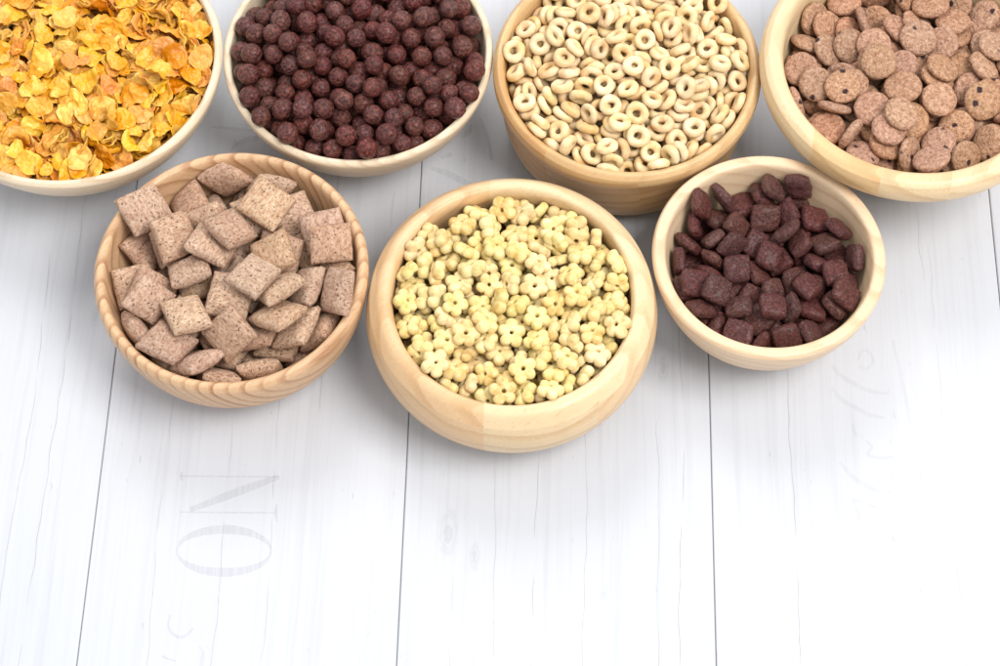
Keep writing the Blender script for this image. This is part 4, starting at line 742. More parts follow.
place_pieces('ball', '''
0 -495 214 286 743 508 77 1  3 -443 16 329 149 492 846 1  1 -252 -375 336 875 -72 102 0  1 -82 -439 338 946 75 -304 0  3 -79 -321 372 -59 -609 -782 1  3 -97 -87 418 -334 -204 -194 1  1 148 -67 423 659 -647 -281 1  3 168 434 318 195 284 -937 0
2 305 -3 382 -908 -143 278 1  2 539 -13 285 -653 155 647 0  4 528 107 290 786 44 195 1  3 -599 104 395 -146 -535 150 0  4 -471 -86 384 -408 -47 -187 1  1 -324 -486 365 -157 -557 279 1  1 -366 -376 426 -18 -930 -360 0  2 -413 -255 407 212 -630 -253 0
4 -338 286 407 804 -316 -484 0  0 -187 -461 403 119 -274 -684 1  1 30 -492 386 253 -904 -70 1  1 22 -260 402 285 402 822 0  0 -12 -10 428 256 -770 -473 1  2 67 391 350 59 -814 48 0  4 257 -127 392 -386 -72 -847 1  1 193 57 416 392 220 -689 1
1 471 -366 393 233 -118 903 1  3 483 106 438 509 625 -522 1  0 458 227 420 284 -316 -95 1  2 392 454 381 542 -73 -368 1  0 593 -66 375 -214 352 -272 1  0 595 56 377 -229 -722 633 1  1 569 178 389 -738 -360 -265 0  4 -472 -419 485 -172 -975 131 1
2 -548 -325 493 358 205 757 1  2 -602 -208 491 -603 -166 91 1  2 -634 46 487 -919 113 282 0  3 -566 255 430 899 209 275 0  3 -519 355 453 260 694 533 1  0 -412 -498 554 651 -184 677 1  0 -429 -308 510 -530 -33 -286 1  1 -482 -176 474 679 -588 -323 1
1 -497 49 434 -278 -233 741 1  0 -397 168 444 49 736 665 0  0 -406 356 477 -312 -33 907 0  2 -238 -566 417 -540 22 103 0  0 -275 -443 479 456 -186 -758 1  0 -253 -331 453 -309 -808 35 0  3 -299 -174 366 -725 282 -393 1  4 -373 32 464 807 100 -185 1
1 -234 350 459 -614 -628 476 1  4 -25 -605 407 1 966 -77 1  4 -80 -500 451 204 114 677 1  4 -120 -382 465 -683 117 -437 1  4 -93 -205 408 588 475 -560 0  1 6 311 492 -252 -928 219 1  2 -58 538 490 -236 -351 160 0  2 95 -597 393 -11 -188 -66 0
2 143 -498 438 555 399 323 1  0 190 398 510 -667 -630 -388 1  0 124 471 418 -797 122 -586 1  2 394 -463 402 -623 -563 429 1  3 348 -359 409 -508 363 447 0  2 355 -154 457 476 558 -624 1  0 375 341 406 140 -257 954 0  1 507 -381 519 542 15 -145 1
2 528 -274 453 -303 -765 -87 0  0 482 -103 387 -160 912 -255 0  0 517 -4 441 -149 621 -550 0  1 530 188 515 -274 595 207 1  2 -631 -78 487 216 958 -178 0  3 -614 170 484 -654 221 -617 1  0 -587 265 543 -609 154 669 1  0 -323 -549 496 165 818 505 1
4 -510 -247 577 -553 632 194 1  3 -518 -58 489 -38 -249 929 1  0 -543 98 539 327 -359 -302 1  0 -491 205 504 -551 -345 753 0  2 -313 521 400 701 484 426 0  0 -223 -602 528 19 -96 -319 1  4 -176 -491 530 -299 158 46 1  2 -159 -271 488 600 694 -193 1
1 -363 -122 457 632 -385 247 0  0 -269 577 493 873 393 81 0  3 -131 -617 460 -392 73 -852 1  2 -52 -542 561 -691 717 36 0  0 -31 -227 510 -546 173 242 1  4 -183 -48 489 793 -527 292 1  0 -15 453 559 272 -642 195 0  3 -125 542 582 -96 849 513 0
3 0 627 448 -788 -457 -161 0  3 47 -557 488 531 471 164 1  3 86 -399 444 -68 -867 275 1  4 130 -298 487 -525 -618 564 1  1 219 -188 499 315 511 -158 1  2 39 193 474 566 663 -340 0  3 76 410 503 323 -469 570 1  2 68 525 506 -132 -215 -750 0
4 112 600 418 -571 300 620 0  3 302 -444 466 71 -485 529 1  4 318 -267 478 -602 -505 -371 1  4 258 -45 485 107 913 -390 1  3 378 67 438 -723 -342 -533 1  0 315 530 425 28 53 -503 0  1 417 -478 523 -3 -816 -530 1  1 531 -81 538 -242 -670 95 1
1 577 48 568 320 -18 -158 1  1 447 290 528 1 469 -519 1  1 475 397 455 81 -507 743 0  0 631 -7 470 -627 335 133 1  3 625 111 474 -69 533 713 1  4 -581 -336 629 -186 -657 -238 1  3 -636 -144 580 -275 576 -189 1  1 -645 -17 594 -68 -925 -58 1
4 -633 151 600 -808 337 147 1  4 -405 477 465 -31 386 -275 0  4 -362 -574 635 -684 4 -611 1  0 -356 -394 549 346 896 -21 1  3 -314 -234 461 -690 -349 -95 1  4 -479 4 582 344 435 183 1  4 -423 110 548 460 -799 -14 1  2 -386 252 525 135 472 813 1
0 -287 457 495 -831 -317 406 0  0 -120 -637 573 138 486 -455 1  3 -80 -431 566 -300 -897 319 1  2 -208 -179 435 -405 -9 -22 1  4 -300 -41 533 -575 10 145 1  2 -264 232 486 101 926 -361 1  1 -166 444 523 -852 466 24 0  4 -153 614 492 -803 460 -178 0
3 -18 -644 519 -800 -163 -73 1  3 24 -454 528 483 -273 -799 1  3 79 -194 512 -73 -525 798 0  2 -41 -74 522 -411 -477 -604 1  4 -39 100 472 -741 34 -277 1  0 26 350 609 -298 -364 53 1  0 -51 643 550 573 332 -482 0  2 78 639 531 -757 -404 493 0
0 221 -584 452 948 -281 87 1  3 209 -502 531 338 696 542 1  0 230 -298 556 -462 710 -13 1  0 342 -16 567 -42 432 -825 1  1 256 421 614 -71 678 -169 0  0 212 518 482 199 423 852 0  3 324 -551 492 -707 -471 476 1  0 437 -278 531 251 61 -663 1
0 411 -111 551 3 395 893 1  4 403 161 505 383 240 832 1  3 456 429 571 -199 -747 616 0  2 404 492 491 -473 -466 -525 0  1 598 -160 456 -88 -382 -142 1  3 648 -62 569 213 585 -777 1  4 628 163 594 -706 -276 -326 1  3 553 291 440 481 -362 -599 1
2 -510 -471 640 -237 -483 -316 1  2 -523 -127 581 662 -295 -431 1  4 -563 63 653 142 -364 -297 1  2 -524 199 616 415 256 820 1  2 -485 424 538 722 -193 410 0  0 -205 -375 551 -126 279 -946 1  4 -385 -204 553 -309 -605 143 1  3 -285 67 581 -424 -481 -492 1
3 -307 329 556 746 -90 -358 0  2 -358 539 558 -616 -501 454 0  1 72 -674 639 -304 -667 -339 1  4 -92 -314 579 -119 -494 346 1  1 -133 -158 532 -432 -442 -657 1  4 -192 75 507 -33 124 22 1  4 -147 254 503 477 -281 662 1  1 138 -621 538 771 -538 -333 1
2 131 -420 547 -304 -451 688 1  3 77 -82 522 -443 334 -675 1  3 157 6 521 320 707 521 1  1 91 250 572 -115 124 -879 1  4 152 490 584 215 -468 197 0  1 194 610 565 -263 365 751 0  3 255 -598 567 -123 -810 568 1  3 364 -368 520 -71 8 -69 1
1 366 -213 611 664 -387 -381 1  1 449 41 535 -340 889 140 1  0 326 261 540 -330 -892 36 1  0 311 423 502 523 -581 -177 0  2 622 -321 642 -181 675 683 1  4 593 -247 551 -104 491 776 1  1 569 297 578 -104 -369 740 1  3 -474 -373 595 124 49 433 1
1 -592 -214 670 311 -398 -50 1  4 -579 -87 679 906 -307 275 1  3 -482 310 550 166 103 475 1  2 -447 496 621 -650 27 28 0  4 -284 -486 592 19 967 249 1  3 -296 -295 554 497 250 221 1  3 -192 -28 605 634 -228 495 1  3 -196 335 575 -7 599 186 1
4 -242 539 605 -198 632 -641 0  3 54 -559 600 396 -142 778 1  4 -5 -344 495 572 -195 -767 1  1 9 -154 603 521 -820 47 1  1 40 32 547 -219 555 -334 1  0 -83 357 566 -577 -418 665 1  0 266 -409 570 183 250 -908 1  3 297 -122 566 -408 784 -465 1
0 282 73 502 389 26 -742 1  4 213 289 573 362 -599 222 1  1 313 555 548 905 116 -34 0  1 545 -419 645 389 916 43 1  0 583 -35 661 5 969 -192 1  3 463 335 640 -414 553 686 1  1 -393 -436 661 663 246 282 1  3 -388 -303 617 341 537 -717 1
3 -406 -88 566 531 -664 485 1  3 -426 257 632 -196 -413 -407 1  0 -372 423 569 58 -103 -227 0  1 -40 -609 665 608 -413 545 1  4 -173 -431 653 230 619 -744 1  1 -90 29 570 -116 -807 -147 1  2 -111 151 554 -894 42 296 1  0 -107 445 641 -853 -5 -434 0
2 100 -466 649 739 29 81 1  1 116 -259 608 -723 -522 440 1  1 215 -46 615 638 -592 -82 1  1 130 127 527 -131 748 -649 1  3 323 -506 596 297 -529 -756 1  3 512 -305 615 -158 -374 -532 1  0 476 -83 651 86 323 722 1  3 402 213 612 -221 861 119 1
0 550 411 637 -601 194 727 0  1 -431 138 673 -316 348 -680 1  0 -283 -371 639 776 300 334 1  1 -264 -163 547 68 51 943 1  0 -328 173 590 -770 287 478 1  3 -262 422 602 568 553 -62 0  4 41 -369 609 444 -604 -522 1  1 85 -52 640 764 184 -184 1
2 3 147 575 -955 -5 -292 1  2 141 375 617 -853 -214 437 1  1 177 -597 662 339 9 -935 1  0 427 -393 614 56 229 50 1  2 359 -90 657 -400 -713 -93 1  3 355 95 592 84 -1 -995 1  2 411 524 618 -939 -25 -95 0  4 491 -190 595 380 -473 -171 1
3 504 232 658 435 305 -828 1  2 -465 24 712 555 -458 -299 1  0 -367 -147 659 -112 -490 430 1  2 -374 24 639 865 100 -374 1  1 -189 -557 639 567 -427 -571 1  3 -99 -210 637 66 353 -475 1  3 -182 93 624 -547 -12 -708 1  4 -174 346 691 -561 705 -49 0
3 331 -329 621 -176 -635 590 1  1 237 -205 639 -557 429 231 1  3 216 75 596 -542 -830 116 1  2 273 175 598 645 425 -201 1  2 492 126 616 -669 677 231 1  3 -460 -80 664 -831 217 505 1  3 -198 -255 594 -263 -414 -361 1  2 -292 -58 652 -494 -289 -754 1
3 -215 192 581 154 -511 256 1  3 -177 638 610 -209 -963 -154 0  2 -61 -387 670 -30 -514 -637 1  3 -94 -81 623 -241 -821 -256 1  3 -53 247 578 421 -55 -369 1  4 15 560 609 74 644 -756 0  2 180 -366 638 -338 -54 -800 1  2 300 28 667 67 108 -736 1
3 164 175 635 -484 -844 51 1  0 364 362 587 407 759 -38 1  1 428 31 666 786 -423 -443 1  3 -268 -148 718 -799 595 68 1  1 -280 113 694 301 -41 754 1  3 -452 376 637 414 884 -137 0  3 -188 -141 640 81 813 -188 1  3 -72 123 658 -205 523 -53 1
0 58 455 652 -785 -616 11 0  3 213 -482 642 -878 6 474 1  2 -1 -266 656 839 131 -388 1  3 83 97 641 -53 637 760 1  3 28 677 627 -32 781 -142 0  1 649 -167 634 -919 -297 -222 1  1 367 142 704 298 -739 -565 1  2 -375 -47 734 98 851 130 1
0 -343 221 704 -635 648 290 1  2 -278 -464 710 465 24 -754 1  1 -125 15 698 -281 138 -269 1  2 -133 221 656 -174 -595 -506 1  4 -211 465 700 -40 -530 298 0  0 95 -330 710 72 -648 -235 1  1 162 32 708 505 352 -359 1  1 17 218 676 376 -370 383 1
2 303 286 652 344 464 90 1  2 421 -297 684 -707 -233 492 1  3 146 -143 586 -431 -183 -328 1  2 244 125 700 -113 -818 276 1  2 362 436 678 -281 -281 780 0  2 -295 -240 654 -454 173 873 1  3 -261 274 643 -80 -273 -685 1  3 -51 -139 709 -281 823 296 1
2 -7 29 662 -395 -370 -14 1  3 -63 311 670 -86 -752 -541 1  3 99 -166 686 331 -699 -632 1
''')
place_pieces('ring', '''
0 -485 -55 390 -825 177 531 1  5 -218 -520 349 -570 -253 771 1  0 164 -407 405 -313 -262 -857 0  5 -587 34 403 425 -792 -337 0  1 -284 -138 415 279 940 110 1  3 122 -375 459 -9 278 959 0  2 234 -352 430 139 42 -112 1  5 428 -332 446 -691 -503 474 1
2 -566 -162 432 116 -960 -170 1  4 -187 -391 479 850 205 -315 1  5 150 -357 500 851 -420 101 1  4 526 17 470 892 -348 157 1  3 -556 -275 417 -146 -772 354 0  0 -540 -43 448 467 765 150 1  1 -507 107 469 -321 -65 -827 0  4 -396 -127 463 -197 293 -370 1
1 -164 -110 534 295 926 -181 1  0 400 -431 434 -463 -9 -855 1  4 440 -69 488 -271 10 -712 0  5 540 -265 457 347 418 343 1  2 572 -105 443 32 655 355 1  5 546 215 462 -245 -448 -478 0  0 -622 -73 460 770 -106 -614 1  3 -622 104 497 425 431 469 1
0 -432 -409 461 559 784 -262 1  4 -486 -252 465 -503 651 -561 1  3 -515 -152 498 -144 956 141 1  3 -440 131 484 -202 -219 -925 1  5 -476 415 506 568 -242 761 1  4 -264 -467 474 -886 222 -402 1  5 -299 -318 484 -558 780 -270 1  0 -324 208 543 -344 16 -60 1
5 -276 505 501 180 -775 -575 1  5 -56 -575 417 235 206 -756 1  1 -23 -502 494 41 125 989 1  3 -39 528 527 305 613 -724 1  5 147 -506 499 -260 -14 931 0  0 402 280 490 126 -344 -411 0  3 334 487 512 328 -527 343 1  0 446 -406 498 406 -759 -493 1
0 472 -203 459 196 208 769 1  4 538 -61 538 -928 -301 -197 1  2 561 310 559 25 -664 312 1  1 476 387 552 667 -564 181 1  4 -525 -354 514 -355 547 -4 1  2 -548 -240 525 -542 814 -184 1  2 -566 -45 537 648 554 -394 1  2 -480 210 512 953 85 -257 0
5 -454 364 522 -656 -509 196 1  5 -347 -442 518 -168 178 -414 1  2 -390 -286 516 -192 -39 -948 1  2 -377 -14 499 -192 -925 -251 1  4 -308 289 550 559 225 -420 1  0 -339 407 517 317 -925 -194 0  4 -320 539 491 327 -710 -620 1  3 -82 -437 523 74 989 -98 0
2 -145 -263 521 -92 -230 905 1  5 -178 277 562 124 -34 -94 1  2 -117 577 516 -741 -275 -61 0  1 59 -585 469 187 -387 -255 1  4 99 -472 524 221 -166 -881 1  5 123 -289 537 921 252 -273 1  0 162 -44 548 -227 0 965 1  1 36 577 572 225 623 -492 0
3 245 -430 503 -979 -158 54 1  3 342 545 546 637 -206 -203 0  0 350 -371 515 -977 147 53 1  1 508 16 585 -266 -29 831 1  2 473 315 497 419 -108 -844 1  3 412 463 587 -487 -352 637 1  0 585 -164 514 -655 -605 -53 1  2 614 9 546 396 75 -690 1
4 504 142 566 656 -361 -612 1  4 -545 -263 587 -155 8 954 1  5 -559 20 514 -231 484 641 1  5 -520 312 559 -348 -277 814 1  5 -431 362 589 40 -851 -290 1  0 -307 -422 549 -179 216 -269 1  4 -350 -60 522 -934 -4 209 1  5 -291 345 569 -409 -689 -555 1
4 -331 439 578 -84 115 -989 1  2 -265 575 596 650 -144 615 0  2 -12 -604 503 332 198 -312 1  0 -170 -522 529 -810 513 -141 1  4 -162 -331 548 -972 -124 -154 1  4 -178 -54 561 139 956 -188 1  4 -218 220 592 -66 979 142 0  4 86 -593 549 4 116 433 1
4 154 -403 583 764 -635 -7 1  1 97 -179 558 -942 90 107 1  1 122 -51 581 205 942 70 0  2 70 463 552 -44 -631 482 1  2 265 -448 544 -974 161 101 1  4 250 -186 568 906 258 57 1  3 338 13 581 -89 148 561 1  5 238 179 538 -158 -346 919 0
4 269 377 571 -897 -174 -345 1  2 153 606 566 389 -161 194 0  5 396 -503 535 218 725 -349 1  1 503 -183 536 -594 451 -542 1  4 399 -19 545 -438 -44 655 1  2 452 115 560 585 334 615 1  0 380 337 567 -512 731 287 1  1 -598 -143 538 640 251 584 1
4 -590 228 514 335 598 111 1  1 -421 -356 562 170 -78 288 1  2 -442 -180 541 -889 -400 111 1  2 -397 344 621 24 -859 -285 1  5 -405 486 567 451 -255 827 1  1 -207 -590 453 388 -679 396 0  0 -245 -451 578 903 -316 -197 1  5 -187 493 554 -277 -581 -606 0
2 26 -496 555 971 -87 157 1  0 24 -378 546 -206 -963 -146 1  1 -31 -201 539 33 -866 -483 1  4 -79 636 609 602 367 -352 0  1 217 -568 536 117 -943 -290 1  0 254 -334 569 579 -786 69 1  0 248 -128 591 950 -101 131 1  0 172 467 539 692 615 -294 1
3 421 -295 518 -310 -262 -896 1  0 348 -103 558 -522 -724 -447 1  1 366 290 581 456 -134 60 1  2 336 469 612 -780 517 349 1  2 570 94 613 -725 -596 325 1  4 -616 -23 599 -349 50 890 1  0 -559 253 612 -168 89 977 1  3 -457 -250 608 242 478 630 1
1 -474 -63 547 -447 140 -738 1  1 -428 240 585 489 -828 17 1  2 -390 494 646 -53 109 -662 1  2 -321 -544 491 -15 -756 582 1  3 -280 -316 548 933 -127 269 1  5 -260 -120 527 485 -323 -484 1  0 -237 204 636 -790 -580 -182 1  1 -174 439 590 -440 430 650 1
1 -193 581 565 615 431 388 0  4 -45 -522 591 586 135 -771 1  3 18 -266 572 943 -257 154 1  0 -14 -81 588 -106 37 -28 1  2 -35 110 551 -295 952 -10 1  2 25 446 572 -410 -473 747 1  5 43 655 627 -384 681 532 0  4 326 -526 586 374 -417 -750 1
0 268 -300 606 -175 137 326 1  5 279 -85 629 21 -296 -924 1  2 172 192 582 476 803 356 1  1 218 332 640 -337 872 172 1  3 239 528 566 167 109 -286 0  0 424 -217 563 167 -5 -927 1  2 489 -77 600 -490 694 132 1  4 363 131 562 869 -484 90 1
1 518 417 644 324 41 -812 1  3 -617 149 596 461 -680 -518 1  1 -423 -483 555 -99 667 470 1  5 -362 -289 586 -603 -675 422 1  2 -348 -116 550 -268 -898 -192 1  2 -338 266 622 -941 41 -106 1  3 -283 470 629 -482 -855 -91 1  3 -134 -446 576 788 -574 23 1
4 -55 -272 604 -353 66 918 1  2 -220 94 602 58 403 434 1  5 -104 190 559 260 378 276 0  1 -123 524 606 317 259 866 0  1 113 -540 597 -66 108 -843 1  1 155 -270 583 -26 180 716 1  4 103 -70 627 836 478 226 1  4 106 149 586 -703 586 33 1
5 108 351 578 82 -256 41 1  0 123 545 581 -876 72 100 0  4 536 -311 566 -382 -241 509 1  5 389 -278 594 -690 705 -65 1  2 420 13 618 -43 -142 -977 1  5 311 208 608 20 23 -308 1  5 371 383 644 986 -41 99 1  0 608 -74 585 -262 133 -953 1
2 635 133 601 -738 168 -575 1  3 -568 65 560 703 -382 -70 1  4 -313 -272 608 -305 -256 -913 1  2 -289 50 577 -61 154 -900 1  0 -373 234 652 292 175 -631 1  0 -272 423 659 -640 -714 -92 1  0 -98 -410 600 970 -105 -104 1  1 -86 -185 611 -362 -67 700 1
3 -91 20 581 -157 109 907 1  4 -101 234 632 -189 -97 -660 1  4 -84 541 634 -368 155 -666 0  0 256 -462 593 -20 220 -867 1  1 177 -384 638 238 961 -108 1  1 193 -2 616 862 -285 -267 1  5 79 59 556 -915 -36 -249 1  4 64 340 610 -944 181 -202 1
2 446 -113 594 -324 743 191 1  4 511 -11 669 949 247 -124 1  0 338 304 669 -895 -131 -222 1  2 257 490 597 -890 -392 -20 1  5 610 -213 583 -551 -304 508 1  2 -505 -414 620 165 494 742 1  2 -492 61 567 162 -758 -67 1  4 -441 144 609 -506 752 326 1
1 -268 -548 560 -454 -70 -887 1  4 -203 -224 563 -380 -90 604 1  3 -285 -58 594 -77 -304 -910 1  2 -272 196 680 131 -29 -135 1  0 -183 341 634 203 41 -908 1  0 -93 -590 592 730 102 -278 1  5 23 -379 599 -22 160 -985 1  1 -10 -79 642 -110 25 493 1
5 9 124 610 -27 -77 715 1  2 0 331 636 -535 776 -97 1  0 302 -275 645 963 146 -53 1  5 341 -20 677 905 62 277 1  1 219 267 668 358 -351 570 1  4 146 438 628 577 782 -220 1  1 625 23 643 -19 354 -85 1  1 492 240 585 128 -487 -785 1
3 -542 -143 581 -42 446 -280 1  5 -548 144 571 -226 -598 311 1  5 -231 -401 623 -274 -328 -856 1  4 -325 -176 566 -926 -11 260 1  3 -315 130 608 -377 598 650 1  0 -223 326 669 203 961 136 1  0 -89 -387 642 -55 160 646 1  2 -120 -148 629 244 -265 -890 1
4 -116 125 614 -625 -672 -322 1  1 -49 340 660 -320 -182 892 1  2 362 -402 578 -18 -100 -629 1  0 167 -150 638 -227 874 -386 1  0 254 82 580 394 49 883 1  2 119 279 636 -833 -239 118 1  0 397 207 629 811 -241 -487 1  0 -427 -194 618 -508 104 -709 1
0 -481 122 662 288 143 -451 1  1 -205 -554 597 139 293 -68 1  5 -263 -205 623 -170 -624 -756 1  5 -208 6 620 -417 -571 -493 1  4 -135 425 680 716 -658 -107 1  1 -117 -630 547 731 118 -241 1  0 70 -246 626 -172 -177 -362 1  3 -84 306 683 284 -281 -515 1
5 467 -418 586 476 464 -153 1  1 381 -181 620 937 107 73 1  2 331 85 617 630 -768 109 1  2 245 617 642 -96 886 389 0  1 495 -298 594 -174 866 -278 1  0 552 160 654 -311 -138 -541 1  4 -365 -147 649 -146 235 921 1  0 -413 68 585 -607 351 577 1
3 -340 322 682 -326 -60 -291 1  1 -57 -408 693 856 489 -141 1  0 -75 -79 686 986 -116 68 1  1 -88 39 642 281 939 104 1  5 -119 276 706 326 -299 -531 1  0 152 -634 619 -550 -22 120 1  5 206 -237 644 697 591 209 1  0 76 37 645 -575 271 39 1
5 74 223 683 -142 -825 -479 1  5 382 -154 659 501 798 -208 1  1 443 97 651 2 -72 -798 1  3 -401 -23 584 -22 955 -207 1  0 -157 -287 626 145 -88 634 1  2 -181 -39 647 -222 676 678 1  3 -208 144 682 -626 -565 55 1  5 40 -339 666 217 79 -299 1
2 66 -66 688 720 -693 9 1  1 4 130 658 -994 -91 -30 1  5 10 574 661 914 245 304 0  4 352 -405 629 -15 -40 -590 1  3 269 4 662 828 -315 409 1  0 255 165 657 -945 -33 -322 1  5 -433 -22 622 954 -62 213 1  5 -401 154 690 -529 -779 199 1
5 -101 -293 678 509 -855 -57 1  5 -198 -93 665 -668 432 251 1  5 -183 92 682 383 -258 879 1  1 -83 538 703 -127 349 -64 0  0 26 -448 626 273 21 -10 1  4 34 -183 641 -36 954 -258 1  3 125 112 642 -469 844 252 1  4 97 511 660 -723 137 332 0
0 266 -562 629 -767 -212 -556 1  4 312 -191 696 315 -230 -537 1  5 348 170 688 -91 -522 369 1  0 -384 -415 607 -744 617 -90 1  3 -534 -18 637 417 -736 -165 1  0 -126 -538 650 99 -214 -970 1  5 -236 -145 642 12 -616 757 1  2 -320 41 632 97 78 -9 1
4 -207 292 720 -64 -146 797 1  1 42 -480 662 9 -229 970 1  0 -6 -196 694 975 47 162 1  2 178 42 678 -225 -195 -942 1  2 96 118 705 -30 276 -928 1  2 125 -256 684 -33 192 287 1  0 293 68 688 418 783 -229 1  1 289 515 675 99 -144 -778 0
3 -219 -326 649 -771 245 -340 1  5 -321 -68 663 -255 292 786 1  0 -291 72 699 315 285 884 1  4 -27 25 706 829 -528 -161 1  5 -63 131 719 642 678 -64 1  2 -12 454 643 673 692 64 1  4 222 -64 702 -209 -291 919 1  5 244 198 711 239 -209 -674 1
5 -568 -240 631 -137 15 858 1  5 -626 84 649 -861 -453 -154 1  4 -335 -513 622 -676 -140 484 1  2 -137 -172 696 561 822 77 1  2 -153 56 705 -893 -72 349 1  5 183 449 673 -201 109 101 1  0 215 -580 629 -717 287 -273 1  0 122 -127 704 -198 507 -809 1
2 460 301 625 581 198 536 1  3 171 188 685 401 478 640 1  2 -482 -375 641 -262 454 259 1  0 -349 16 684 -327 -937 2 1  2 -13 235 678 -279 440 -837 1  0 28 -73 735 18 9 -752 1
''')
place_pieces('cookie', '''
0 -454 -108 437 -141 -186 832 0  1 -80 -96 543 37 45 -817 1  2 -594 -66 451 831 -5 -551 0  3 -466 377 450 542 -67 709 0  2 -271 -129 502 133 -126 -288 1  2 373 -384 473 -663 -664 148 1  1 363 409 482 -736 -479 -432 0  2 -516 -225 498 30 178 876 1
1 -528 33 485 -182 662 606 1  1 -513 216 524 16 16 709 1  0 -113 -584 448 -472 287 292 0  2 -155 -473 531 53 -237 631 1  4 -243 18 589 -544 637 258 1  2 -92 238 609 109 -60 757 1  4 -165 519 521 -56 -146 -952 1  1 104 -597 480 797 189 -39 0
4 246 -141 548 285 66 -569 1  2 -30 545 502 770 -189 -479 1  2 498 -314 509 -827 54 -558 0  3 467 280 569 -945 -85 -309 1  3 -406 -466 571 853 -252 -91 0  1 -494 -59 549 -885 177 54 1  4 -215 -521 564 -11 -170 642 1  3 -285 -298 547 959 -241 -42 1
3 -191 87 554 5 -257 854 1  2 92 -241 545 800 -578 50 1  0 460 -385 566 -520 -58 839 0  4 397 -228 518 -402 -174 -108 1  0 -628 -167 611 775 27 -613 1  4 -562 113 598 -113 -63 -234 1  2 -297 -516 644 -169 -49 -900 1  1 -340 -311 501 845 493 -200 1
0 -379 125 553 30 125 -663 1  3 -43 -517 556 585 -654 -422 1  4 -91 110 626 -972 -100 82 1  2 -141 387 594 -899 221 -147 1  4 258 -475 513 -789 -537 -258 0  1 284 -292 585 225 -192 -152 1  3 321 160 603 -946 -313 74 1  1 177 393 573 227 -531 642 1
1 581 -214 510 831 9 519 0  0 611 -18 494 326 -488 -470 0  0 525 345 533 564 -100 -594 1  1 -482 -121 585 87 313 -897 1  2 -540 226 619 878 350 -247 1  3 -200 -346 621 -30 28 -882 1  3 -282 -193 574 299 944 -121 1  1 -415 322 624 -21 260 -423 1
0 -311 481 570 974 -153 132 1  1 112 -484 554 -931 -270 -44 1  3 56 -85 577 -264 -952 5 1  4 154 265 603 9 124 976 1  0 31 443 565 -18 457 15 1  0 410 -397 598 -411 776 -218 1  1 520 97 514 -172 -883 -205 1  3 301 579 601 540 322 -660 0
1 -475 -305 579 -67 -59 995 1  2 -435 154 654 -305 112 -939 1  0 -358 -403 668 -520 426 739 1  1 -300 289 613 -218 256 -764 1  0 -164 607 623 -771 -44 -113 0  1 221 -528 587 -120 184 -953 1  4 108 -173 607 7 135 -250 1  1 266 264 652 762 635 -98 1
3 161 525 580 290 51 -954 0  1 514 -134 621 -297 897 323 0  4 574 36 606 -115 -6 -68 1  0 -474 -346 635 -441 890 -2 1  1 -353 1 600 -816 121 -118 1  1 -487 396 609 -868 1 399 1  0 -6 -335 613 121 -989 -69 1  0 42 54 647 -5 101 -924 1
2 -316 492 627 -83 -137 -366 1  0 236 -335 618 239 67 -937 1  0 297 36 638 -709 -679 -107 1  3 311 466 649 -699 586 -236 1  4 524 -299 683 831 -199 212 1  1 585 54 663 791 590 -50 1  2 -429 -225 660 708 548 -356 1  0 -592 21 663 155 67 -555 1
4 -45 -525 650 146 -862 -269 1  4 -62 -114 659 -161 29 394 1  4 -34 285 671 30 263 443 1  4 -142 548 649 602 18 -186 1  2 252 -548 656 318 -247 889 1  1 331 -102 639 300 -920 -238 1  3 353 303 572 242 -396 70 1  2 -271 -143 631 317 931 -24 1
1 -310 176 660 -87 -952 -192 1  0 39 -616 620 150 -516 -802 1  3 124 -186 660 899 -416 -113 1  3 262 318 696 -15 -118 -937 1  2 112 575 616 416 846 208 0  1 423 -172 676 -598 734 187 1  0 452 194 643 -24 96 -971 1  0 -521 -88 680 6 205 -970 1
2 -168 -461 665 -505 -859 31 1  3 -58 24 694 971 147 184 1  2 6 506 675 -329 254 -647 1  0 214 -357 670 -230 -95 960 1  0 403 22 690 -876 -379 293 1  0 456 395 639 877 347 322 1  1 -226 -256 691 -26 123 -988 1  2 -191 153 705 179 0 -480 1
1 -28 -319 675 -685 722 34 1  3 181 169 697 58 945 201 1  4 383 -452 659 23 904 111 1  3 473 148 704 573 -807 -51 1  1 -192 35 720 161 122 -878 1  2 -31 659 650 460 460 -511 0  0 113 -461 662 -206 -115 936 1  3 141 -49 686 -194 -961 128 1
4 149 422 703 -90 -149 -459 1  0 -331 -94 681 -144 972 60 1  4 -62 -140 734 10 -53 -303 1  3 71 324 669 568 -785 -15 1  1 367 -218 713 206 141 -694 1  0 -162 -406 720 74 24 946 1  2 -226 329 667 275 508 513 1  0 128 -215 726 126 49 -65 1
4 51 184 729 23 991 124 1  0 -189 -4 770 80 160 -983 1  4 51 -588 716 -215 -149 39 1  3 168 -6 721 37 197 621 1  2 -389 -132 725 88 103 -954 1  2 -95 -333 762 -638 -761 56 1
''')
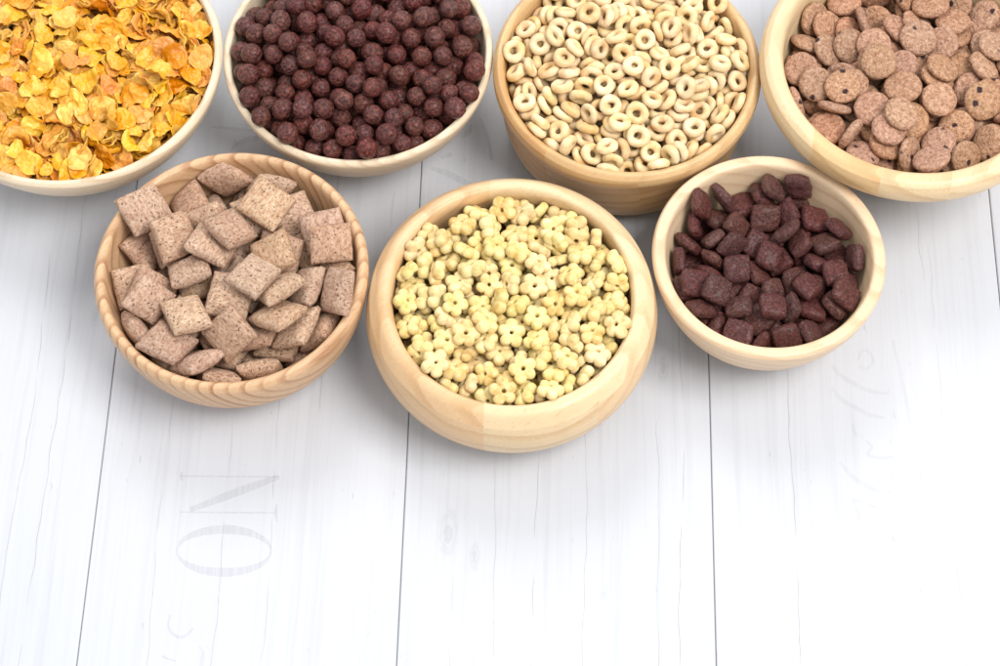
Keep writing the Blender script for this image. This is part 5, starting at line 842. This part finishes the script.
place_pieces('pillow', '''
6 -384 -12 228 774 610 2 0  6 -403 257 253 102 398 -293 1  1 -117 -387 247 -111 -68 -958 1  1 -226 -206 270 -198 0 440 1  1 348 -322 249 -390 841 -343 1  1 253 108 314 -923 -194 -303 1  0 155 329 237 615 787 -20 0  1 -377 -231 333 503 830 154 1
5 -161 -51 306 596 -750 181 1  6 -263 136 297 -245 107 883 0  6 133 -356 250 774 -611 111 1  2 96 -140 271 -58 34 -989 1  0 29 306 358 -169 28 -204 1  1 56 518 304 -827 286 125 1  1 484 -55 357 973 -12 221 1  3 -438 6 331 -204 975 -13 1
2 -490 192 426 309 103 897 1  6 -54 -556 391 -285 479 649 1  3 -140 380 284 322 -522 -726 0  0 246 -330 357 770 624 -52 1  2 292 -93 345 -736 594 -184 0  2 522 12 490 -169 -277 330 1  2 -524 -47 457 -785 555 272 1  5 -337 299 380 454 -774 -125 0
2 -29 -360 339 -128 59 550 1  6 -200 5 429 633 770 19 1  1 -182 435 395 451 822 17 1  5 134 -312 444 -195 154 965 1  3 192 -88 407 758 604 232 1  1 298 379 464 -833 531 120 1  5 570 -158 617 -499 746 -168 1  3 -318 -460 383 -94 551 596 1
4 -420 -111 504 -922 181 294 1  6 -261 444 479 -236 -166 823 1  4 -88 -262 434 -240 944 -85 1  2 -18 113 472 -157 48 -977 1  1 81 398 435 623 -767 5 1  0 468 -288 426 -417 192 884 1  4 398 -95 527 -318 -279 529 1  1 419 189 443 201 33 299 1
5 -265 -287 474 125 -197 354 1  3 -330 189 500 250 -920 -222 1  1 67 -56 502 -938 263 64 1  2 108 343 545 -973 -198 35 1  5 355 -318 499 147 -320 -756 1  4 479 230 564 -980 -114 -16 1  5 3 -164 568 85 100 -777 1  0 -131 288 534 483 -150 179 1
1 263 -282 579 -238 -212 -328 1  5 240 125 506 -910 166 -121 1  3 -150 -525 521 -8 -437 -817 1  2 -220 -7 556 953 141 115 1  3 -76 586 512 -678 290 289 1  5 266 -132 603 881 283 119 1  6 -482 -323 471 495 -568 -44 1  1 -481 343 593 178 167 277 1
4 11 -372 549 304 -227 312 1  5 174 348 645 79 69 -285 1  5 -305 -435 567 -241 -953 174 1  4 -306 173 611 814 -497 -297 1  2 222 61 615 -145 968 48 1  6 165 -507 380 -48 754 -651 1  1 -103 120 614 959 -144 -177 1  6 -209 -300 615 532 836 -124 1
0 -4 186 664 155 247 885 1  3 525 118 631 62 -973 -217 1  3 -414 -201 598 -855 206 371 1  3 132 -101 678 -42 -44 -889 1  3 175 540 494 209 -686 674 1
''')
place_pieces('flower', '''
1 -526 -84 308 702 -619 -135 1  4 149 -336 371 -276 244 459 1  1 267 -84 427 887 -449 -15 1  0 517 122 355 59 -95 878 0  3 -508 -169 369 147 -49 255 1  5 54 -529 406 -21 -261 -60 1  0 152 -452 439 157 -293 -79 1  2 503 -212 368 -194 -807 326 1
2 -418 -353 360 414 289 597 1  2 -400 -121 415 -544 830 48 1  2 -502 12 432 35 -40 988 1  1 -150 528 457 186 -117 547 0  2 155 521 430 -55 175 185 1  0 426 137 428 138 20 989 1  5 536 -143 451 -887 389 -201 1  4 547 129 438 125 -312 -186 1
1 -579 -88 444 386 -640 -257 1  4 -579 107 464 -297 -671 151 1  1 -471 -95 469 199 -25 -848 1  5 -487 69 494 -37 112 893 1  4 -210 -511 456 637 -700 191 1  1 -194 -399 459 -677 -718 155 1  3 -203 293 464 -185 -70 -828 0  5 180 -560 462 -197 -646 -607 1
0 51 -450 480 -38 405 211 0  4 365 -275 439 11 874 -475 0  0 344 -91 471 256 -931 -74 1  1 243 524 502 447 301 -717 1  0 497 47 459 350 -51 -318 1  3 -469 -330 478 893 -150 -353 1  2 -502 -213 450 708 -461 506 1  5 -570 -15 529 -373 -770 423 1
1 -497 204 425 -458 -51 -279 1  1 -306 -429 449 221 -552 -216 1  4 -323 -284 480 32 -113 -969 1  5 -268 208 468 859 -403 -83 0  4 -202 454 480 281 -264 222 1  0 -96 -472 487 -879 -431 178 1  4 -43 -208 477 812 579 -27 1  0 -59 217 465 -15 110 680 1
5 323 -419 453 -706 -642 239 1  1 337 -192 502 191 -202 721 0  4 357 226 482 -131 964 134 1  4 185 448 490 -484 824 239 1  0 423 -369 491 734 605 136 1  2 423 -9 505 -257 -482 78 1  1 458 297 493 317 -265 -883 1  5 -459 -250 539 167 68 575 1
3 -372 -4 443 -115 -247 927 1  3 -499 213 506 859 -476 -35 1  5 -123 -560 532 -738 527 205 1  1 -193 -335 512 -651 -742 154 1  5 -168 169 510 -997 49 28 1  1 -225 409 519 376 83 -612 1  0 6 -555 483 151 117 979 1  4 23 212 504 409 -820 -82 0
5 363 -439 550 -485 -251 491 1  1 314 -57 544 11 -124 -893 1  0 316 192 525 -905 357 -95 1  5 300 467 544 272 -427 818 1  5 478 -262 532 234 -54 -954 1  0 579 -31 517 -754 61 -602 1  2 511 216 497 -321 592 -732 1  2 -333 -489 525 -567 -449 -657 1
4 -332 -189 495 664 650 -207 0  2 -372 158 507 135 44 -988 1  2 -424 307 503 -132 -47 -874 1  0 -227 -481 542 77 889 -104 1  4 -135 -227 527 -24 68 879 1  4 -61 64 482 -55 996 13 1  3 -116 310 497 776 -625 -17 1  0 56 588 506 -590 -388 -441 1
3 113 -345 485 279 554 -45 1  0 121 -185 497 -424 -900 39 1  4 197 144 534 -969 221 82 1  3 233 236 477 879 -302 -354 1  3 25 514 472 -460 749 432 0  3 322 -370 548 -501 147 784 1  5 448 -145 561 -959 279 -27 1  4 392 96 511 954 -186 63 1
5 396 368 485 684 -14 645 1  2 -503 -135 517 -793 573 -104 1  3 -513 92 550 506 852 -103 1  0 -388 -390 522 -254 -354 -899 1  5 -331 74 534 258 203 -435 1  1 -266 302 526 -133 8 990 1  4 -56 -364 511 -107 3 -953 1  1 -7 -182 538 231 969 -68 1
5 116 42 508 39 906 206 1  0 32 309 533 214 -923 258 0  3 189 -406 512 -732 -662 148 1  3 216 -229 524 -596 771 170 1  2 318 144 578 202 91 -903 1  5 275 343 513 31 25 913 1  0 553 -142 550 -144 -444 225 1  5 548 187 634 30 514 342 1
3 -535 -153 572 654 708 160 1  2 -548 160 588 -265 849 -371 1  1 -292 -409 576 974 66 -60 1  5 -197 -97 530 -31 -67 -868 1  3 -191 50 517 -748 -611 -45 1  3 -167 334 569 -908 -322 239 1  4 148 -524 530 624 -673 357 1  0 79 -274 550 -246 -741 -503 1
4 58 82 556 -799 510 -292 1  4 130 384 535 94 48 -209 1  5 267 -496 547 -800 337 -494 1  5 351 -249 544 -848 441 113 1  4 258 28 554 242 900 -248 1  0 446 348 585 499 503 464 1  3 -369 -300 554 186 -53 948 1  2 -375 -140 547 -706 -625 329 1
1 -444 1 568 472 276 479 1  5 64 -544 576 923 147 336 1  4 -48 -48 535 952 112 261 1  3 -68 95 541 61 8 -988 1  1 17 381 580 -50 -205 -780 1  5 220 -430 589 745 592 -148 1  5 183 -96 546 -34 -232 -344 1  2 207 108 590 -56 85 -985 1
2 214 413 593 -261 -889 -246 1  4 542 -180 627 752 627 187 1  0 512 140 550 195 82 -89 1  5 -469 -320 605 77 875 427 1  5 -333 -120 590 789 -516 -97 1  4 -239 175 564 -15 -206 204 1  1 -66 -313 576 126 -989 25 1  3 -124 -6 563 -928 351 -114 1
4 -1 183 593 -755 -653 24 1  0 -55 554 533 -130 -262 484 1  2 195 -313 570 682 632 246 1  4 116 -44 574 147 -171 -901 1  3 238 222 587 -194 453 859 1  2 346 425 577 308 -394 807 1  1 519 -33 594 257 -177 -948 1  3 427 92 598 -286 206 934 1
3 -550 -32 608 -59 295 -207 1  5 -503 282 596 489 -3 572 1  3 -245 -302 571 -105 164 922 1  4 -242 -16 575 769 -619 155 1  5 -95 245 554 -207 250 -856 1  1 -180 526 556 883 240 -240 1  3 35 -367 560 -200 605 -654 1  3 59 -155 601 -584 805 -44 1
0 106 209 549 -557 28 810 1  3 139 535 540 -597 -3 621 1  1 418 -83 616 -247 75 890 1  4 341 344 590 375 -157 305 1  5 -220 -184 591 850 -492 -178 1  2 -122 130 601 188 -974 -116 1  1 -112 415 599 -871 -211 415 1  2 193 -541 616 -228 -105 -624 1
0 -70 -170 592 814 541 142 1  4 117 41 633 61 -14 422 1  5 61 498 590 228 -198 -936 1  5 294 -158 604 -295 -159 734 1  5 335 -5 635 -179 -980 80 1  4 -338 -268 615 246 -962 -1 1  4 -334 224 574 -254 150 938 1  4 -327 389 536 -388 183 902 1
2 -34 -484 558 802 525 269 1  5 -162 -79 621 -779 -554 159 1  1 40 246 639 700 -640 -33 1  0 184 -198 604 142 968 63 1  1 440 210 592 58 -458 -569 1  5 -385 -3 601 -645 -532 238 1  3 -448 382 577 -440 424 -789 1  2 -138 -275 621 946 190 173 1
5 -241 252 639 -361 -376 -834 1  1 -265 424 614 201 949 -233 1  1 140 -360 610 -18 -361 -65 1  0 215 -61 631 -912 -242 209 1  5 233 316 598 568 134 -581 1  1 -391 -407 641 92 68 -90 1  1 -272 71 617 977 156 -5 1  0 -403 314 591 826 -138 -533 1
4 56 -437 635 32 -116 806 1  2 -15 60 618 -902 -193 -382 1  5 438 -333 600 -144 99 -30 1  3 413 -218 619 -78 17 113 1  1 363 240 634 736 646 -97 1  4 -239 -244 655 -250 -963 -67 1  2 -117 52 638 -673 687 150 1  3 129 -279 657 -61 -229 -708 1
3 133 169 656 -31 216 439 1  3 550 76 597 382 357 -625 1  3 -298 -62 644 153 -125 920 1  5 22 -71 633 81 -288 -825 1  1 -84 280 628 -272 -944 139 1  0 128 -157 666 899 436 -19 1  3 144 285 596 -471 272 -54 1  1 -140 -176 672 280 123 951 1
5 -208 136 661 -45 -299 -844 1  5 -5 -236 645 435 -884 -166 1  0 305 107 648 -173 -234 -40 1  1 -450 192 580 749 -333 -553 1  4 -44 -547 612 -495 817 268 1  5 -65 -62 656 -293 777 -231 1  4 -45 516 615 187 -316 330 1  0 302 -284 612 380 479 -784 1
0 -392 125 625 484 669 283 1  0 -354 312 640 -305 -809 217 1  2 -129 -431 569 306 106 -907 1  2 276 -376 635 488 -843 44 1
''')
place_pieces('cocoa_pillow', '''
0 84 -330 202 -281 228 649 0  2 -389 -99 351 -73 29 -962 1  3 -323 137 241 912 246 -239 0  0 -278 316 315 -827 -190 243 1  5 -132 167 219 -905 366 159 1  4 -130 330 260 945 26 -309 1  5 126 -283 278 -169 -180 -851 0  2 153 -46 162 -122 236 -607 1
3 128 98 197 -90 199 -974 0  1 348 -44 252 -47 36 989 1  1 294 183 253 35 59 911 0  0 201 399 380 17 792 560 1  2 -419 -114 435 -804 587 64 1  2 -393 69 338 133 990 -16 1  1 -283 33 262 768 65 222 1  4 -250 218 322 406 -345 778 1
6 -62 -29 291 -234 -39 747 1  0 -39 209 277 771 -569 -137 1  6 -62 377 316 41 195 702 1  0 172 -220 349 57 49 962 1  4 188 -15 323 283 226 -476 1  0 212 38 239 -135 -946 -219 1  4 124 204 279 -32 35 -843 1  0 64 388 337 171 97 976 1
0 299 -300 360 -237 -184 310 1  5 374 -144 343 -140 -148 -704 1  1 344 31 314 -131 -107 -590 1  6 333 247 336 -116 -154 892 1  3 -342 -273 348 233 -795 282 1  5 -302 -37 415 764 101 -350 1  5 -220 129 329 305 -539 763 1  0 -237 300 432 559 778 -278 1
2 -166 -214 310 987 137 68 1  0 -140 -64 377 209 -973 -16 1  0 -140 60 340 183 584 -716 0  0 -114 236 374 -607 793 0 1  0 14 -294 365 -372 921 74 1  4 86 -90 296 821 -86 -391 1  2 74 50 268 318 -3 -752 1  1 41 232 351 -90 59 993 1
6 232 -246 432 110 141 979 1  2 264 -101 395 290 -539 -230 1  3 226 132 337 154 -985 43 1  6 202 264 363 -693 683 -215 1  4 417 -74 406 -114 147 657 1  2 399 107 371 -98 -129 -528 1  3 -463 35 442 545 471 526 1  3 -288 -211 380 -339 -699 628 1
3 -274 46 421 -529 -369 -730 1  6 -276 164 458 -187 -520 -439 1  1 -208 388 499 651 -439 -244 1  6 -118 -380 345 459 -875 146 1  1 -87 -176 400 311 -3 496 1  1 -35 -22 399 -357 155 -555 1  5 -38 144 422 526 -800 -284 1  5 -93 404 405 -141 -16 -578 1
4 132 -389 374 -948 -248 144 1  3 112 -257 457 -411 -316 688 1  0 149 -76 417 -342 227 -891 1  5 75 70 378 -805 504 -265 1  3 135 339 436 -198 -431 706 1  5 356 -233 452 -209 257 -342 1  0 281 31 420 -350 242 46 1  4 321 148 432 -172 -223 -472 1
5 286 299 436 -204 -22 -977 1  1 -386 -137 511 132 -126 982 1  1 -403 145 430 140 513 744 1  5 -247 -334 390 -893 128 378 1  2 -249 -142 414 -263 610 536 1  6 -180 106 490 569 -51 424 1  3 -150 228 482 -892 214 368 1  3 -29 -439 410 449 461 -153 1
1 -62 -310 431 -888 420 -108 1  5 31 -150 438 194 -890 -183 1  6 17 58 462 -811 -556 -3 1  1 14 295 457 -10 -951 -302 1  0 9 434 445 -135 355 -13 1  3 210 -388 441 252 -895 27 1  3 204 -144 494 -73 -17 -436 1  3 189 142 442 -362 -107 768 1
0 191 450 529 -236 -572 784 1  1 395 -209 530 258 8 936 1  6 357 -66 501 23 37 758 1  6 475 43 470 644 455 534 1  3 401 216 476 134 390 790 1  2 -364 -276 489 -287 226 240 1  5 -280 -189 540 177 228 -150 1  2 -369 257 433 581 -519 -439 1
5 -338 331 543 -18 -866 -37 1  5 -170 -400 446 -64 -186 965 1  6 -164 -257 478 -213 -150 -35 1  4 -160 -30 476 -696 -707 -84 1  5 115 199 474 -525 -82 491 1  2 57 447 516 636 -685 -162 1  4 78 -440 478 338 -308 760 1  0 10 -275 516 80 115 989 1
''')
